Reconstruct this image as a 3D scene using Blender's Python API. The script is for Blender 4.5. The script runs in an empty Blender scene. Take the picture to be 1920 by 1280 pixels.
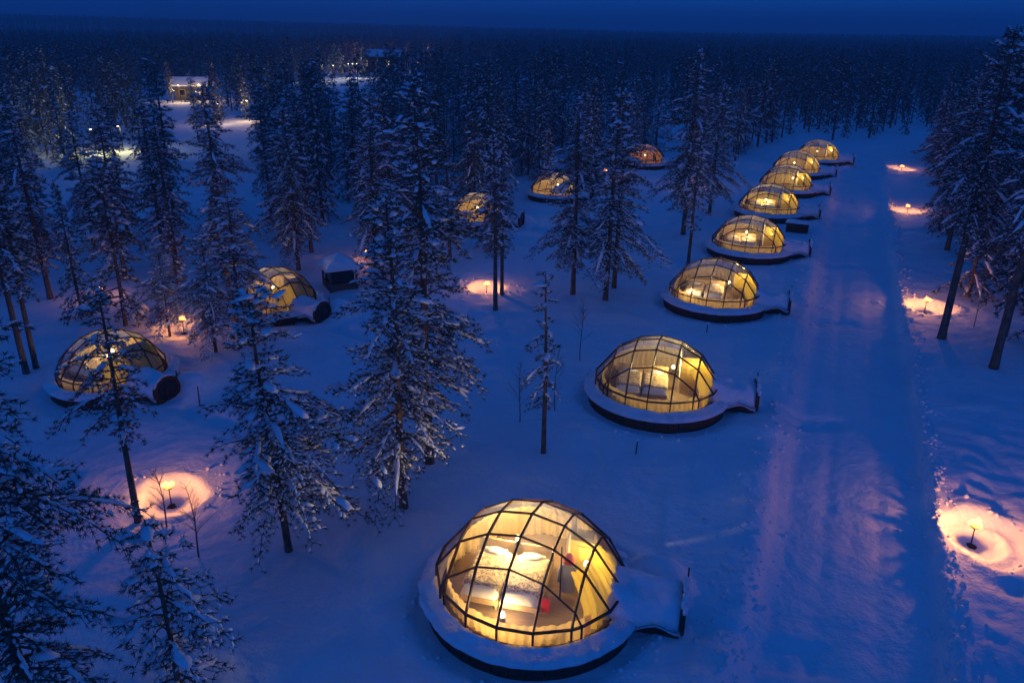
import bpy, bmesh, math
import numpy as np
from mathutils import Matrix, Vector

SC = bpy.context.scene
COL = SC.collection
R_ = math.radians
rng = np.random.default_rng(7)

# ------------------------------------------------------------------ camera
F, CAM_H, PITCH, ROLL = 1470.0, 15.0, R_(21.6), R_(0.8)
cam_data = bpy.data.cameras.new('camera')
cam_data.lens = F / 1920 * 36
cam_data.clip_start = 0.3
cam_data.clip_end = 20000
cam = bpy.data.objects.new('camera', cam_data)
COL.objects.link(cam)
SC.camera = cam
r0 = Vector((1, 0, 0)); u0 = Vector((0, math.sin(PITCH), math.cos(PITCH)))
f0 = Vector((0, math.cos(PITCH), -math.sin(PITCH)))
cr, sr = math.cos(ROLL), math.sin(ROLL)
cr_ = cr * r0 + sr * u0
cu_ = -sr * r0 + cr * u0
M = Matrix((cr_, cu_, -f0)).transposed().to_4x4()
M.translation = (0, 0, CAM_H)
cam.matrix_world = M

# ------------------------------------------------------------------ sky
SUN_EL, SUN_ROT = R_(5.0), R_(200.0)
world = bpy.data.worlds.new('World')
SC.world = world
world.use_nodes = True
nt = world.node_tree
nt.nodes.clear()
sky = nt.nodes.new('ShaderNodeTexSky')
sky.sky_type = 'NISHITA'
sky.sun_disc = False
sky.sun_elevation = SUN_EL
sky.sun_rotation = SUN_ROT
sky.altitude = 300
sky.air_density = 1.0
sky.dust_density = 0.4
sky.ozone_density = 3.0
bw = nt.nodes.new('ShaderNodeRGBToBW')
tint = nt.nodes.new('ShaderNodeMix'); tint.data_type = 'RGBA'; tint.blend_type = 'MULTIPLY'
tint.inputs[0].default_value = 1.0
tint.inputs[7].default_value = (0.013, 0.190, 1.00, 1)
# faint streaks of cloud
tc = nt.nodes.new('ShaderNodeTexCoord')
mp = nt.nodes.new('ShaderNodeMapping'); mp.inputs['Scale'].default_value = (1.0, 1.0, 34.0)
nz = nt.nodes.new('ShaderNodeTexNoise'); nz.inputs['Scale'].default_value = 2.2; nz.inputs['Detail'].default_value = 4
rp = nt.nodes.new('ShaderNodeMapRange')
rp.inputs['From Min'].default_value = 0.35; rp.inputs['From Max'].default_value = 0.7
rp.inputs['To Min'].default_value = 0.78; rp.inputs['To Max'].default_value = 1.22
mul = nt.nodes.new('ShaderNodeMath'); mul.operation = 'MULTIPLY'
# even cloud deck: brighter overhead than at the horizon, as under any overcast sky
pw_ = nt.nodes.new('ShaderNodeMath'); pw_.operation = 'POWER'; pw_.inputs[1].default_value = 0.45
sx = nt.nodes.new('ShaderNodeSeparateXYZ'); oc = nt.nodes.new('ShaderNodeMapRange')
oc.inputs['To Min'].default_value = 1.22; oc.inputs['To Max'].default_value = 1.5
mul2 = nt.nodes.new('ShaderNodeMath'); mul2.operation = 'MULTIPLY'
bg = nt.nodes.new('ShaderNodeBackground'); bg.inputs['Strength'].default_value = 0.15
wo = nt.nodes.new('ShaderNodeOutputWorld')
L = nt.links.new
L(tc.outputs['Generated'], mp.inputs['Vector']); L(mp.outputs[0], nz.inputs['Vector'])
L(nz.outputs['Fac'], rp.inputs['Value'])
L(tc.outputs['Generated'], sx.inputs[0]); L(sx.outputs['Z'], oc.inputs['Value'])
L(sky.outputs[0], bw.inputs[0]); L(bw.outputs[0], pw_.inputs[0]); L(pw_.outputs[0], mul2.inputs[0]); L(oc.outputs[0], mul2.inputs[1]); L(mul2.outputs[0], mul.inputs[0]); L(rp.outputs[0], mul.inputs[1])
L(mul.outputs[0], tint.inputs[6]); L(tint.outputs[2], bg.inputs['Color']); L(bg.outputs[0], wo.inputs['Surface'])

sun_d = bpy.data.lights.new('sun', 'SUN')
sun_d.energy = 0.06
sun_d.angle = R_(25)
sun_d.color = (0.06, 0.24, 1.0)
sun_o = bpy.data.objects.new('sun', sun_d); COL.objects.link(sun_o)
sun_o.rotation_euler = (R_(62), 0, R_(-25))
sun_o.location = (0, 0, 60)

SC.view_settings.view_transform = 'Standard'
SC.view_settings.look = 'None'
SC.view_settings.exposure = 0.90
SC.view_settings.gamma = 1.0
SC.view_settings.use_curve_mapping = False
SC.cycles.transparent_max_bounces = 32
SC.cycles.max_bounces = 6
SC.cycles.volume_bounces = 0
SC.cycles.use_denoising = True
SC.cycles.sample_clamp_indirect = 3.0

LAMP_SCALE = 0.38
# ------------------------------------------------------------------ helpers
def ground_at(px, py, z=0.0):
    """world point at height z seen at a pixel of the 1920 wide photograph"""
    u, v = px - 960, 640 - py
    x, y = u * cr - v * sr, u * sr + v * cr
    d = Vector((x / F, math.cos(PITCH) + y / F * math.sin(PITCH), -math.sin(PITCH) + y / F * math.cos(PITCH)))
    t = (z - CAM_H) / d.z
    return (d.x * t, d.y * t)

def to_px(x, y, z):
    dz = z - CAM_H
    zc = y * math.cos(PITCH) - dz * math.sin(PITCH); yu = y * math.sin(PITCH) + dz * math.cos(PITCH)
    a, b = x / zc * F, yu / zc * F
    return 960 + a * cr + b * sr, 640 + a * sr - b * cr

def hash2(ix, iy, seed):
    h = (ix.astype(np.int64) * 374761393 + iy.astype(np.int64) * 668265263 + seed * 974711) & 0x7fffffff
    h = ((h ^ (h >> 13)) * 1274126177) & 0x7fffffff
    return ((h ^ (h >> 16)) & 0xffff) / 65535.0

def vnoise(x, y, s, seed=0):
    x = np.asarray(x, float) / s; y = np.asarray(y, float) / s
    ix, iy = np.floor(x), np.floor(y)
    fx, fy = x - ix, y - iy
    fx = fx * fx * fx * (fx * (fx * 6 - 15) + 10); fy = fy * fy * fy * (fy * (fy * 6 - 15) + 10)
    a = hash2(ix, iy, seed); b = hash2(ix + 1, iy, seed); c = hash2(ix, iy + 1, seed); d = hash2(ix + 1, iy + 1, seed)
    return (a * (1 - fx) + b * fx) * (1 - fy) + (c * (1 - fx) + d * fx) * fy - 0.5

def smooth(a, b, x):
    t = np.clip((x - a) / (b - a), 0, 1)
    return t * t * (3 - 2 * t)

def mesh_np(name, V, faces_list, mats, mat_idx=None, smooth_flags=None):
    """faces_list: list of (n_faces, k) int arrays"""
    me = bpy.data.meshes.new(name)
    V = np.ascontiguousarray(V, dtype=np.float32)
    me.vertices.add(len(V)); me.vertices.foreach_set('co', V.ravel())
    loops = np.concatenate([f.ravel() for f in faces_list]).astype(np.int32)
    tot = np.concatenate([np.full(len(f), f.shape[1]) for f in faces_list]).astype(np.int32)
    start = np.concatenate([[0], np.cumsum(tot)[:-1]]).astype(np.int32)
    me.loops.add(len(loops)); me.loops.foreach_set('vertex_index', loops)
    me.polygons.add(len(tot)); me.polygons.foreach_set('loop_start', start)
    me.polygons.foreach_set('loop_total', tot)
    if mat_idx is not None:
        me.polygons.foreach_set('material_index', np.concatenate([np.full(len(f), m) for f, m in zip(faces_list, mat_idx)]).astype(np.int32))
    sf = smooth_flags or [True] * len(faces_list)
    me.polygons.foreach_set('use_smooth', np.concatenate([np.full(len(f), s) for f, s in zip(faces_list, sf)]).astype(bool))
    for m in mats: me.materials.append(m)
    me.update(calc_edges=True)
    me.validate(verbose=False)
    return me

def link(name, me, parent=None, **props):
    o = bpy.data.objects.new(name, me)
    COL.objects.link(o)
    if parent is not None: o.parent = parent
    for k, v in props.items():
        if v: o[k] = v
    return o

def empty(name, loc, rz=0.0, **props):
    o = link(name, None, None, **props)
    o.empty_display_size = 0.2
    o.location = loc; o.rotation_euler = (0, 0, rz)
    return o

def copy_tree(o, parent=None):
    c = o.copy(); COL.objects.link(c); c.parent = parent
    for ch in list(o.children): copy_tree(ch, c)
    return c

class MB:
    """collects shapes for one mesh object"""
    def __init__(s): s.bm = bmesh.new()
    def poly(s, pts):
        vs = [s.bm.verts.new(p) for p in pts]; return s.bm.faces.new(vs)
    def hull(s, bot, top):
        b = [s.bm.verts.new(p) for p in bot]; t = [s.bm.verts.new(p) for p in top]
        n = len(b)
        s.bm.faces.new(b[::-1]); s.bm.faces.new(t)
        for i in range(n): s.bm.faces.new((b[i], b[(i + 1) % n], t[(i + 1) % n], t[i]))
    def box(s, x0, x1, y0, y1, z0, z1, M=None):
        P = lambda z: [(x0, y0, z), (x1, y0, z), (x1, y1, z), (x0, y1, z)]
        b, t = P(z0), P(z1)
        if M is not None: b = [M @ Vector(p) for p in b]; t = [M @ Vector(p) for p in t]
        s.hull(b, t)
    def bar(s, a, b, w, h=None, up=(0, 0, 1)):
        a, b = Vector(a), Vector(b); d = (b - a).normalized(); h = h or w
        u = Vector(up)
        if abs(d.dot(u)) > 0.97: u = Vector((1, 0, 0))
        sd = d.cross(u).normalized() * w / 2; uu = sd.cross(d).normalized() * h / 2
        q = lambda p: [p - sd - uu, p + sd - uu, p + sd + uu, p - sd + uu]
        s.hull(q(a), q(b))
    def tube(s, pts, rad, n=8, cap=True):
        pts = [Vector(p) for p in pts]; rad = rad if hasattr(rad, '__len__') else [rad] * len(pts)
        rings = []
        for i, p in enumerate(pts):
            d = (pts[min(i + 1, len(pts) - 1)] - pts[max(i - 1, 0)]).normalized()
            u = Vector((1, 0, 0)) if abs(d.x) < .9 else Vector((0, 1, 0))
            a = d.cross(u).normalized(); b = d.cross(a)
            rings.append([s.bm.verts.new(p + (a * math.cos(2 * math.pi * k / n) + b * math.sin(2 * math.pi * k / n)) * rad[i]) for k in range(n)])
        for i in range(len(rings) - 1):
            for k in range(n):
                s.bm.faces.new((rings[i][k], rings[i][(k + 1) % n], rings[i + 1][(k + 1) % n], rings[i + 1][k]))
        if cap: s.bm.faces.new(rings[0][::-1]); s.bm.faces.new(rings[-1])
    def lathe(s, prof, n=24, wob=None):
        rings = []
        for (r, z) in prof:
            rings.append([s.bm.verts.new((r * math.cos(2 * math.pi * k / n), r * math.sin(2 * math.pi * k / n), z)) for k in range(n)])
        for i in range(len(rings) - 1):
            for k in range(n):
                s.bm.faces.new((rings[i][k], rings[i][(k + 1) % n], rings[i + 1][(k + 1) % n], rings[i + 1][k]))
        return rings
    def mesh(s, name, mat, smooth_=False, bevel=0):
        if bevel:
            bmesh.ops.bevel(s.bm, geom=list(s.bm.edges), offset=bevel, segments=2, affect='EDGES', profile=0.6)
        bmesh.ops.recalc_face_normals(s.bm, faces=s.bm.faces)
        me = bpy.data.meshes.new(name); s.bm.to_mesh(me); s.bm.free()
        for m in (mat if isinstance(mat, (list, tuple)) else [mat]): me.materials.append(m)
        if smooth_: me.polygons.foreach_set('use_smooth', [True] * len(me.polygons))
        return me
    def obj(s, name, mat, parent=None, smooth_=False, bevel=0, **props):
        return link(name, s.mesh(name, mat, smooth_, bevel), parent, **props)

# ------------------------------------------------------------------ materials
def material(name, base, rough=0.7, noise=None, bump=None, metal=0.0, spec=0.3, obj_coords=True):
    """noise: (scale, colour2, low, high) ; bump: [(scale, strength, distance), ...]"""
    m = bpy.data.materials.new(name); m.use_nodes = True
    t = m.node_tree; p = t.nodes['Principled BSDF']
    p.inputs['Base Color'].default_value = (*base, 1); p.inputs['Roughness'].default_value = rough
    p.inputs['Metallic'].default_value = metal; p.inputs['Specular IOR Level'].default_value = spec
    c = t.nodes.new('ShaderNodeTexCoord'); src = c.outputs['Object']
    if noise:
        n = t.nodes.new('ShaderNodeTexNoise'); n.inputs['Detail'].default_value = 5
        if hasattr(noise[0], '__len__'):
            mpp = t.nodes.new('ShaderNodeMapping'); mpp.inputs['Scale'].default_value = noise[0]
            t.links.new(src, mpp.inputs[0]); t.links.new(mpp.outputs[0], n.inputs['Vector']); n.inputs['Scale'].default_value = 1
        else:
            n.inputs['Scale'].default_value = noise[0]; t.links.new(src, n.inputs['Vector'])
        r = t.nodes.new('ShaderNodeMapRange'); r.inputs['From Min'].default_value = noise[2]; r.inputs['From Max'].default_value = noise[3]
        mx = t.nodes.new('ShaderNodeMix'); mx.data_type = 'RGBA'
        mx.inputs[6].default_value = (*base, 1); mx.inputs[7].default_value = (*noise[1], 1)
        t.links.new(n.outputs['Fac'], r.inputs['Value']); t.links.new(r.outputs[0], mx.inputs[0]); t.links.new(mx.outputs[2], p.inputs['Base Color'])
    last = None
    for (sc, st, dist) in (bump or []):
        n = t.nodes.new('ShaderNodeTexNoise'); n.inputs['Scale'].default_value = sc; n.inputs['Detail'].default_value = 4
        b = t.nodes.new('ShaderNodeBump'); b.inputs['Strength'].default_value = st; b.inputs['Distance'].default_value = dist
        t.links.new(src, n.inputs['Vector']); t.links.new(n.outputs['Fac'], b.inputs['Height'])
        if last: t.links.new(last.outputs[0], b.inputs['Normal'])
        last = b
    if last: t.links.new(last.outputs[0], p.inputs['Normal'])
    return m

def emitter(name, col, strength):
    m = bpy.data.materials.new(name); m.use_nodes = True
    t = m.node_tree; t.nodes.clear()
    e = t.nodes.new('ShaderNodeEmission'); e.inputs[0].default_value = (*col, 1); e.inputs[1].default_value = strength
    o = t.nodes.new('ShaderNodeOutputMaterial'); t.links.new(e.outputs[0], o.inputs[0]); return m

M_SNOW = material('snow', (0.80, 0.82, 0.85), 0.75, noise=(0.35, (0.74, 0.77, 0.82), 0.4, 0.65), bump=[(1.1, 0.4, 0.35), (6.0, 0.5, 0.06), (24.0, 0.4, 0.015)])
M_SNOWT = material('tree_snow', (0.80, 0.82, 0.86), 0.8, bump=[(5.0, 0.3, 0.08)])
M_NEEDLE = material('needles', (0.045, 0.062, 0.042), 0.8, noise=(2.6, (0.30, 0.32, 0.36), 0.47, 0.72))
M_BARK = material('bark', (0.10, 0.065, 0.048), 0.9, noise=((9, 9, 2.5), (0.19, 0.13, 0.10), 0.42, 0.62), bump=[(14, 0.8, 0.04)])
M_STEEL = material('frame_steel', (0.075, 0.032, 0.026), 0.45, metal=0.1)
M_DARKWOOD = material('dark_wood', (0.045, 0.030, 0.024), 0.8, noise=((3, 3, 20), (0.085, 0.055, 0.04), 0.4, 0.65), bump=[(22, 0.5, 0.02)])
M_WOOD = material('pine_wood', (0.52, 0.36, 0.19), 0.6, noise=((4, 30, 4), (0.40, 0.25, 0.12), 0.4, 0.7))
M_FLOORW = material('floor_boards', (0.30, 0.21, 0.12), 0.55, noise=((2, 24, 2), (0.22, 0.14, 0.08), 0.4, 0.7))
M_CURTAIN = material('curtain_cloth', (0.80, 0.60, 0.28), 0.9, noise=((9, 9, 1), (0.68, 0.48, 0.20), 0.4, 0.7))
_p = M_CURTAIN.node_tree.nodes['Principled BSDF']
M_YELLOW = material('yellow_wall', (0.80, 0.60, 0.12), 0.6)
M_CREAM = material('cream_paint', (0.72, 0.64, 0.48), 0.6)
M_LINEN = material('white_linen', (0.80, 0.76, 0.68), 0.9, bump=[(5, 0.5, 0.05)])
M_RED = material('red_wool', (0.55, 0.03, 0.03), 0.9, bump=[(60, 0.4, 0.01)])
M_GREY = material('grey_cloth', (0.26, 0.30, 0.36), 0.9, bump=[(12, 0.4, 0.03)])
M_IRON = material('torch_iron', (0.03, 0.028, 0.027), 0.6, metal=0.6)
M_LOGWALL = material('red_wall', (0.30, 0.08, 0.05), 0.8, noise=((1, 1, 6), (0.22, 0.055, 0.035), 0.4, 0.6))
M_GREYWALL = material('weathered_wall', (0.10, 0.08, 0.065), 0.85, noise=((2, 2, 12), (0.15, 0.12, 0.10), 0.4, 0.6))
M_FLAME = emitter('flame', (1.0, 0.25, 0.03), 1.1)
def see_through_fire(m):
    t = m.node_tree; e = [n for n in t.nodes if n.type == 'EMISSION'][0]; o = [n for n in t.nodes if n.type == 'OUTPUT_MATERIAL'][0]
    tr = t.nodes.new('ShaderNodeBsdfTransparent'); ad = t.nodes.new('ShaderNodeAddShader')
    t.links.new(e.outputs[0], ad.inputs[0]); t.links.new(tr.outputs[0], ad.inputs[1]); t.links.new(ad.outputs[0], o.inputs[0])
see_through_fire(M_FLAME)
M_EMBER = emitter('embers', (1.0, 0.22, 0.04), 2.5)
M_BULB = emitter('lamp_glow', (1.0, 0.72, 0.36), 7.0)
M_COOLBULB = emitter('street_lamp_glow', (1.0, 0.85, 0.60), 5.0)
M_WINDOW = emitter('lit_window', (1.0, 0.66, 0.28), 1.0)
M_DARKGLASS = material('dark_window', (0.01, 0.012, 0.016), 0.1, spec=0.6)

def brocade():
    m = material('brocade', (0.62, 0.45, 0.24), 0.7)
    t = m.node_tree; p = t.nodes['Principled BSDF']
    c = t.nodes.new('ShaderNodeTexCoord')
    v = t.nodes.new('ShaderNodeTexVoronoi'); v.feature = 'DISTANCE_TO_EDGE'; v.inputs['Scale'].default_value = 9
    n = t.nodes.new('ShaderNodeTexNoise'); n.inputs['Scale'].default_value = 7; n.inputs['Detail'].default_value = 3
    ad = t.nodes.new('ShaderNodeMix'); ad.data_type = 'RGBA'; ad.inputs[0].default_value = .35
    r = t.nodes.new('ShaderNodeMapRange'); r.inputs['From Min'].default_value = 0.02; r.inputs['From Max'].default_value = 0.12
    mx = t.nodes.new('ShaderNodeMix'); mx.data_type = 'RGBA'
    mx.inputs[6].default_value = (0.16, 0.09, 0.045, 1); mx.inputs[7].default_value = (0.72, 0.56, 0.34, 1)
    t.links.new(c.outputs['Object'], ad.inputs[6]); t.links.new(c.outputs['Object'], n.inputs['Vector']); t.links.new(n.outputs['Color'], ad.inputs[7])
    t.links.new(ad.outputs[2], v.inputs['Vector']); t.links.new(v.outputs['Distance'], r.inputs['Value'])
    t.links.new(r.outputs[0], mx.inputs[0]); t.links.new(mx.outputs[2], p.inputs['Base Color'])
    return m
M_BROCADE = brocade()

def glass():
    m = bpy.data.materials.new('igloo_glass'); m.use_nodes = True
    t = m.node_tree; t.nodes.clear()
    tr = t.nodes.new('ShaderNodeBsdfTransparent'); tr.inputs[0].default_value = (0.93, 0.95, 0.94, 1)
    gl = t.nodes.new('ShaderNodeBsdfGlossy'); gl.inputs['Roughness'].default_value = 0.06
    fr = t.nodes.new('ShaderNodeFresnel')
    ge = t.nodes.new('ShaderNodeNewGeometry'); ir = t.nodes.new('ShaderNodeMapRange')   # same reflectance on both faces of a pane
    ir.inputs['To Min'].default_value = 1.5; ir.inputs['To Max'].default_value = 1 / 1.5
    t.links.new(ge.outputs['Backfacing'], ir.inputs['Value']); t.links.new(ir.outputs[0], fr.inputs['IOR'])
    m1 = t.nodes.new('ShaderNodeMixShader')
    # frost clinging to the glass, heavier near the top of the dome
    df = t.nodes.new('ShaderNodeBsdfDiffuse'); df.inputs[0].default_value = (0.75, 0.76, 0.78, 1)
    tl = t.nodes.new('ShaderNodeBsdfTranslucent'); tl.inputs[0].default_value = (0.75, 0.74, 0.72, 1)
    m2 = t.nodes.new('ShaderNodeMixShader'); m2.inputs[0].default_value = 0.5
    c = t.nodes.new('ShaderNodeTexCoord'); s = t.nodes.new('ShaderNodeSeparateXYZ')
    n = t.nodes.new('ShaderNodeTexNoise'); n.inputs['Scale'].default_value = 1.6; n.inputs['Detail'].default_value = 6
    hr = t.nodes.new('ShaderNodeMapRange'); hr.inputs['From Min'].default_value = 1.9; hr.inputs['From Max'].default_value = 2.75
    hr.inputs['To Min'].default_value = 0.004; hr.inputs['To Max'].default_value = 0.11
    nr = t.nodes.new('ShaderNodeMapRange'); nr.inputs['From Min'].default_value = 0.35; nr.inputs['From Max'].default_value = 0.65
    nr.inputs['To Min'].default_value = 0.5; nr.inputs['To Max'].default_value = 1.4
    mu = t.nodes.new('ShaderNodeMath'); mu.operation = 'MULTIPLY'
    m3 = t.nodes.new('ShaderNodeMixShader'); o = t.nodes.new('ShaderNodeOutputMaterial')
    k = t.links.new
    k(fr.outputs[0], m1.inputs[0]); k(tr.outputs[0], m1.inputs[1]); k(gl.outputs[0], m1.inputs[2])
    k(df.outputs[0], m2.inputs[1]); k(tl.outputs[0], m2.inputs[2])
    k(c.outputs['Object'], s.inputs[0]); k(c.outputs['Object'], n.inputs['Vector'])
    k(s.outputs['Z'], hr.inputs['Value']); k(n.outputs['Fac'], nr.inputs['Value'])
    oi = t.nodes.new('ShaderNodeObjectInfo'); orr = t.nodes.new('ShaderNodeMapRange'); orr.inputs['To Min'].default_value = .3; orr.inputs['To Max'].default_value = 2.3
    mu0 = t.nodes.new('ShaderNodeMath'); mu0.operation = 'MULTIPLY'
    k(oi.outputs['Random'], orr.inputs['Value']); k(orr.outputs[0], mu0.inputs[0]); k(hr.outputs[0], mu0.inputs[1])
    k(mu0.outputs[0], mu.inputs[0]); k(nr.outputs[0], mu.inputs[1])
    k(mu.outputs[0], m3.inputs[0]); k(m1.outputs[0], m3.inputs[1]); k(m2.outputs[0], m3.inputs[2]); k(m3.outputs[0], o.inputs[0])
    return m
M_GLASS = glass()

# curtain lets some lamp light through
def translucent_curtain(MM, tcol):
    t = MM.node_tree; p = t.nodes['Principled BSDF']
    out = [n for n in t.nodes if n.type == 'OUTPUT_MATERIAL'][0]
    tl = t.nodes.new('ShaderNodeBsdfTranslucent'); tl.inputs[0].default_value = tcol
    m = t.nodes.new('ShaderNodeMixShader'); m.inputs[0].default_value = 0.5
    t.links.new(p.outputs[0], m.inputs[1]); t.links.new(tl.outputs[0], m.inputs[2]); t.links.new(m.outputs[0], out.inputs[0])
translucent_curtain(M_CURTAIN, (0.90, 0.66, 0.28, 1))
translucent_curtain(M_YELLOW, (0.90, 0.66, 0.10, 1))

# ------------------------------------------------------------------ layout
E_ROW = np.array([0.382, 0.924]); N_ROW = np.array([0.924, -0.382])
# x, y, heading of entrance (deg)
ROW = [(0.68, 18.1, -14), (6.4, 31.3, -11), (12.05, 44.4, -17), (17.4, 56.4, -15), (22.8, 69.4, -18),
       (27.9, 80.6, -18), (32.5, 91.2, -18), (38.5, 101.2, -18)]
LEFT = [(-17.9, 32.2, -30), (-13.5, 42.4, -32), (-2.9, 65.0, -20), (4.0, 76.3, -20), (15.9, 96.5, -20)]
IG_SCALE = [1.0] * 8 + [.87, .87, .9, .88, .9]
TORCH = [ground_at(1820, 1022, -.5), ground_at(1733, 587, -.5), ground_at(1700, 403, -.5), ground_at(1689, 325, -.5), ground_at(322, 948, -.5), ground_at(912, 556, -.5),
         ground_at(1298, 350), ground_at(1134, 330), ground_at(690, 490), (-17.5, 38.95), ground_at(190, 560)]
DEEP = [1, 1, 1, 1, 1, 1, 0, 0, 0, 0, 0]

def road_s(x, y): return x * N_ROW[0] + y * N_ROW[1]

def ground_z(x, y):
    x = np.asarray(x, float); y = np.asarray(y, float)
    near = smooth(900, 120, np.hypot(x, y))
    z = (vnoise(x, y, 9, 1) * 0.30 + vnoise(x, y, 3.1, 2) * 0.12 + vnoise(x, y, 1.2, 3) * 0.045) * near
    z += vnoise(x, y, 0.5, 4) * 0.02 * near * smooth(70, 40, y)
    z += vnoise(x, y, 0.27, 41) * 0.016 * smooth(60, 30, y) + np.maximum(vnoise(x, y, 1.0, 42) - .22, 0) * .22 * near
    # the road: packed, sunken a little, with rough banks
    s = road_s(x, y) + vnoise(x, y, 7, 5) * 0.22
    al = smooth(128, 118, x * E_ROW[0] + y * E_ROW[1])
    inside = smooth(-0.9, 0.1, s) * smooth(4.62, 4.30, s) * al
    z = z * (1 - inside * 0.85) - inside * 0.40
    bank = np.exp(-((s - 4.72) / 0.25) ** 2) * 0.10 + np.exp(-((s + 1.2) / 0.6) ** 2) * 0.10
    z += bank * al * (1 + vnoise(x, y, 0.9, 6) * 1.1)
    z += inside * (np.exp(-((s - 1.2) / 0.22) ** 2) + np.exp(-((s - 2.9) / 0.22) ** 2)) * -0.05
    z += inside * (vnoise(x * 1.2, y * .5, .30, 43) * .035 + vnoise(x, y, .9, 44) * .03)
    z -= smooth(.16, .06, np.abs(s + .62 + .25 * np.sin((x * E_ROW[0] + y * E_ROW[1]) * .21))) * .05 * al
    tram = smooth(5.0, 5.6, s) * smooth(12, 8, s) * smooth(34, 22, y)
    z += tram * (vnoise(x, y, 0.55, 8) * 0.13 + vnoise(x * 1.6 + y * .8, y, 0.9, 9) * 0.16)
    # torches stand in dug pits with terraced, irregular sides
    for i, (tx, ty) in enumerate(TORCH):
        dx, dy = x - tx, y - ty
        an = np.arctan2(dy, dx)
        st = 1 + 0.07 * np.sin(2 * an + i) + 0.05 * np.sin(3 * an + i * 2) + 0.03 * np.sin(7 * an + 2 * i)
        if i == 0: st = st * (1 - .33 * np.maximum(0, np.cos(an - 3.0)))
        if i == 1: st = st * (1 - .15 * np.maximum(0, np.cos(an - 3.0)))
        if i in (4, 5): st = st * .80
        if i in (0, 1, 4): st = st * (1 + (0.42 if i == 0 else .22) * np.maximum(0, np.cos(an + 0.75)))
        r = np.hypot(dx, dy) / st
        d = 1.0 if DEEP[i] else 0.45
        w = smooth(1.62, 1.40, r)
        pit = -0.52 + 0.09 * smooth(0.28, 0.36, r) + 0.15 * smooth(0.66, 0.80, r) - 0.09 * smooth(.84, 1.0, r) + 0.36 * smooth(1.04, 1.5, r) + vnoise(x, y, .22, 70 + i) * .03
        z = z * (1 - w) + w * pit * d
        z += 0.05 * d * np.exp(-((r - 1.6) / 0.12) ** 2) * (1 + 2 * vnoise(x, y, .4, 20 + i))
    # snow packed flat round the igloos, low heaps by the tunnels
    for (cx, cy, a) in ROW + LEFT:
        dx, dy = x - cx, y - cy
        r = np.hypot(dx, dy)
        w = smooth(4.6, 3.5, r)
        z = z * (1 - w) + w * (0.02 + 0.06 * vnoise(x, y, 1.5, 30) + 0.05 * vnoise(x, y, .5, 31)) - .14 * smooth(3.65, 3.2, r)
        ca, sa = math.cos(R_(a)), math.sin(R_(a))
        lx, ly = dx * ca + dy * sa, -dx * sa + dy * ca
        z += (0.85 * np.exp(-((lx - 3.3) / 1.0) ** 4 - ((ly - 1.45) / 0.75) ** 2)) * (1 + .5 * vnoise(x, y, .8, 33))
        pth = smooth(4.3, 4.7, lx) * smooth(8.6, 7.6, lx) * smooth(.75, .45, np.abs(ly + .15 * np.sin(lx * 1.3)))
        z = z - pth * (.10 + .10 * np.abs(vnoise(x, y, .38, 45)))
        z += 0.22 * np.exp(-((lx - 4.4) / 1.0) ** 2 - ((ly + 2.2) / 0.6) ** 2)
    # far country rises very gently
    d = np.hypot(x, y)
    z += smooth(500, 2000, d) * (5 + 18 * smooth(400, -1300, x)) + vnoise(x, y, 400, 11) * 5 * smooth(250, 900, d)
    return z

def axis(segs):
    out = []
    for a, b, st in segs:
        n = max(2, int(round(abs(b - a) / st)))
        out += list(np.linspace(a, b, n, endpoint=False))
    out.append(segs[-1][1])
    return np.array(out)

def geo(a, b, n):
    return list(np.sign(a) * np.geomspace(abs(a), abs(b), n))
xs = np.array(sorted(set([-v for v in np.geomspace(24, 6000, 60)] + list(axis([(-24, 19, 0.16), (19, 50, 0.22)])) + list(np.geomspace(50.3, 6000, 56)))))
ys = np.array(sorted(set(list(np.linspace(-80, 7.4, 20)) + list(axis([(7.5, 36, 0.16), (36, 62, 0.24), (62, 120, 0.5)])) + list(np.geomspace(121, 7000, 80)))))
XX, YY = np.meshgrid(xs, ys)
ZZ = ground_z(XX, YY)
nx, ny = len(xs), len(ys)
idx = np.arange(nx * ny).reshape(ny, nx)
quads = np.stack([idx[:-1, :-1].ravel(), idx[:-1, 1:].ravel(), idx[1:, 1:].ravel(), idx[1:, :-1].ravel()], 1)
g = link('snow_ground', mesh_np('snow_ground', np.stack([XX.ravel(), YY.ravel(), ZZ.ravel()], 1), [quads], [M_SNOW]), kind='structure')
def gz(x, y): return float(ground_z(np.array([x]), np.array([y]))[0])

# ------------------------------------------------------------------ the glass igloo
RING, ZR, ZW, CAP = 2.55, 1.00, 0.46, 1.80
RS = (RING ** 2 + CAP ** 2) / (2 * CAP); ZC = ZR + CAP - RS
LINES = [-1.70, -0.88, 0.0, 0.88, 1.70]
TWIST = R_(-7)   # the lattice is turned a little against the tunnel
PEXP = 0.72
def dome_z(x, y): return ZR + CAP * max(0, 1 - (x * x + y * y) / RING ** 2) ** PEXP
def clip(poly, a, b):
    out = []
    side = lambda p: (b[0] - a[0]) * (p[1] - a[1]) - (b[1] - a[1]) * (p[0] - a[0])
    for i, p in enumerate(poly):
        q = poly[(i + 1) % len(poly)]
        sp, sq = side(p), side(q)
        if sp >= -1e-9: out.append(p)
        if (sp > 1e-9 and sq < -1e-9) or (sp < -1e-9 and sq > 1e-9):
            t = sp / (sp - sq); out.append((p[0] + (q[0] - p[0]) * t, p[1] + (q[1] - p[1]) * t))
    return out
ring_nodes = set()
for v in LINES:
    h = math.sqrt(RING ** 2 - v * v)
    for s in (-1, 1): ring_nodes.add((v, s * h)); ring_nodes.add((s * h, v))
ring_nodes = sorted(ring_nodes, key=lambda p: math.atan2(p[1], p[0]))
def node3(p):
    r = math.hypot(*p)
    return Vector((p[0], p[1], ZR if r > RING - 0.03 else dome_z(*p)))

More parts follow.
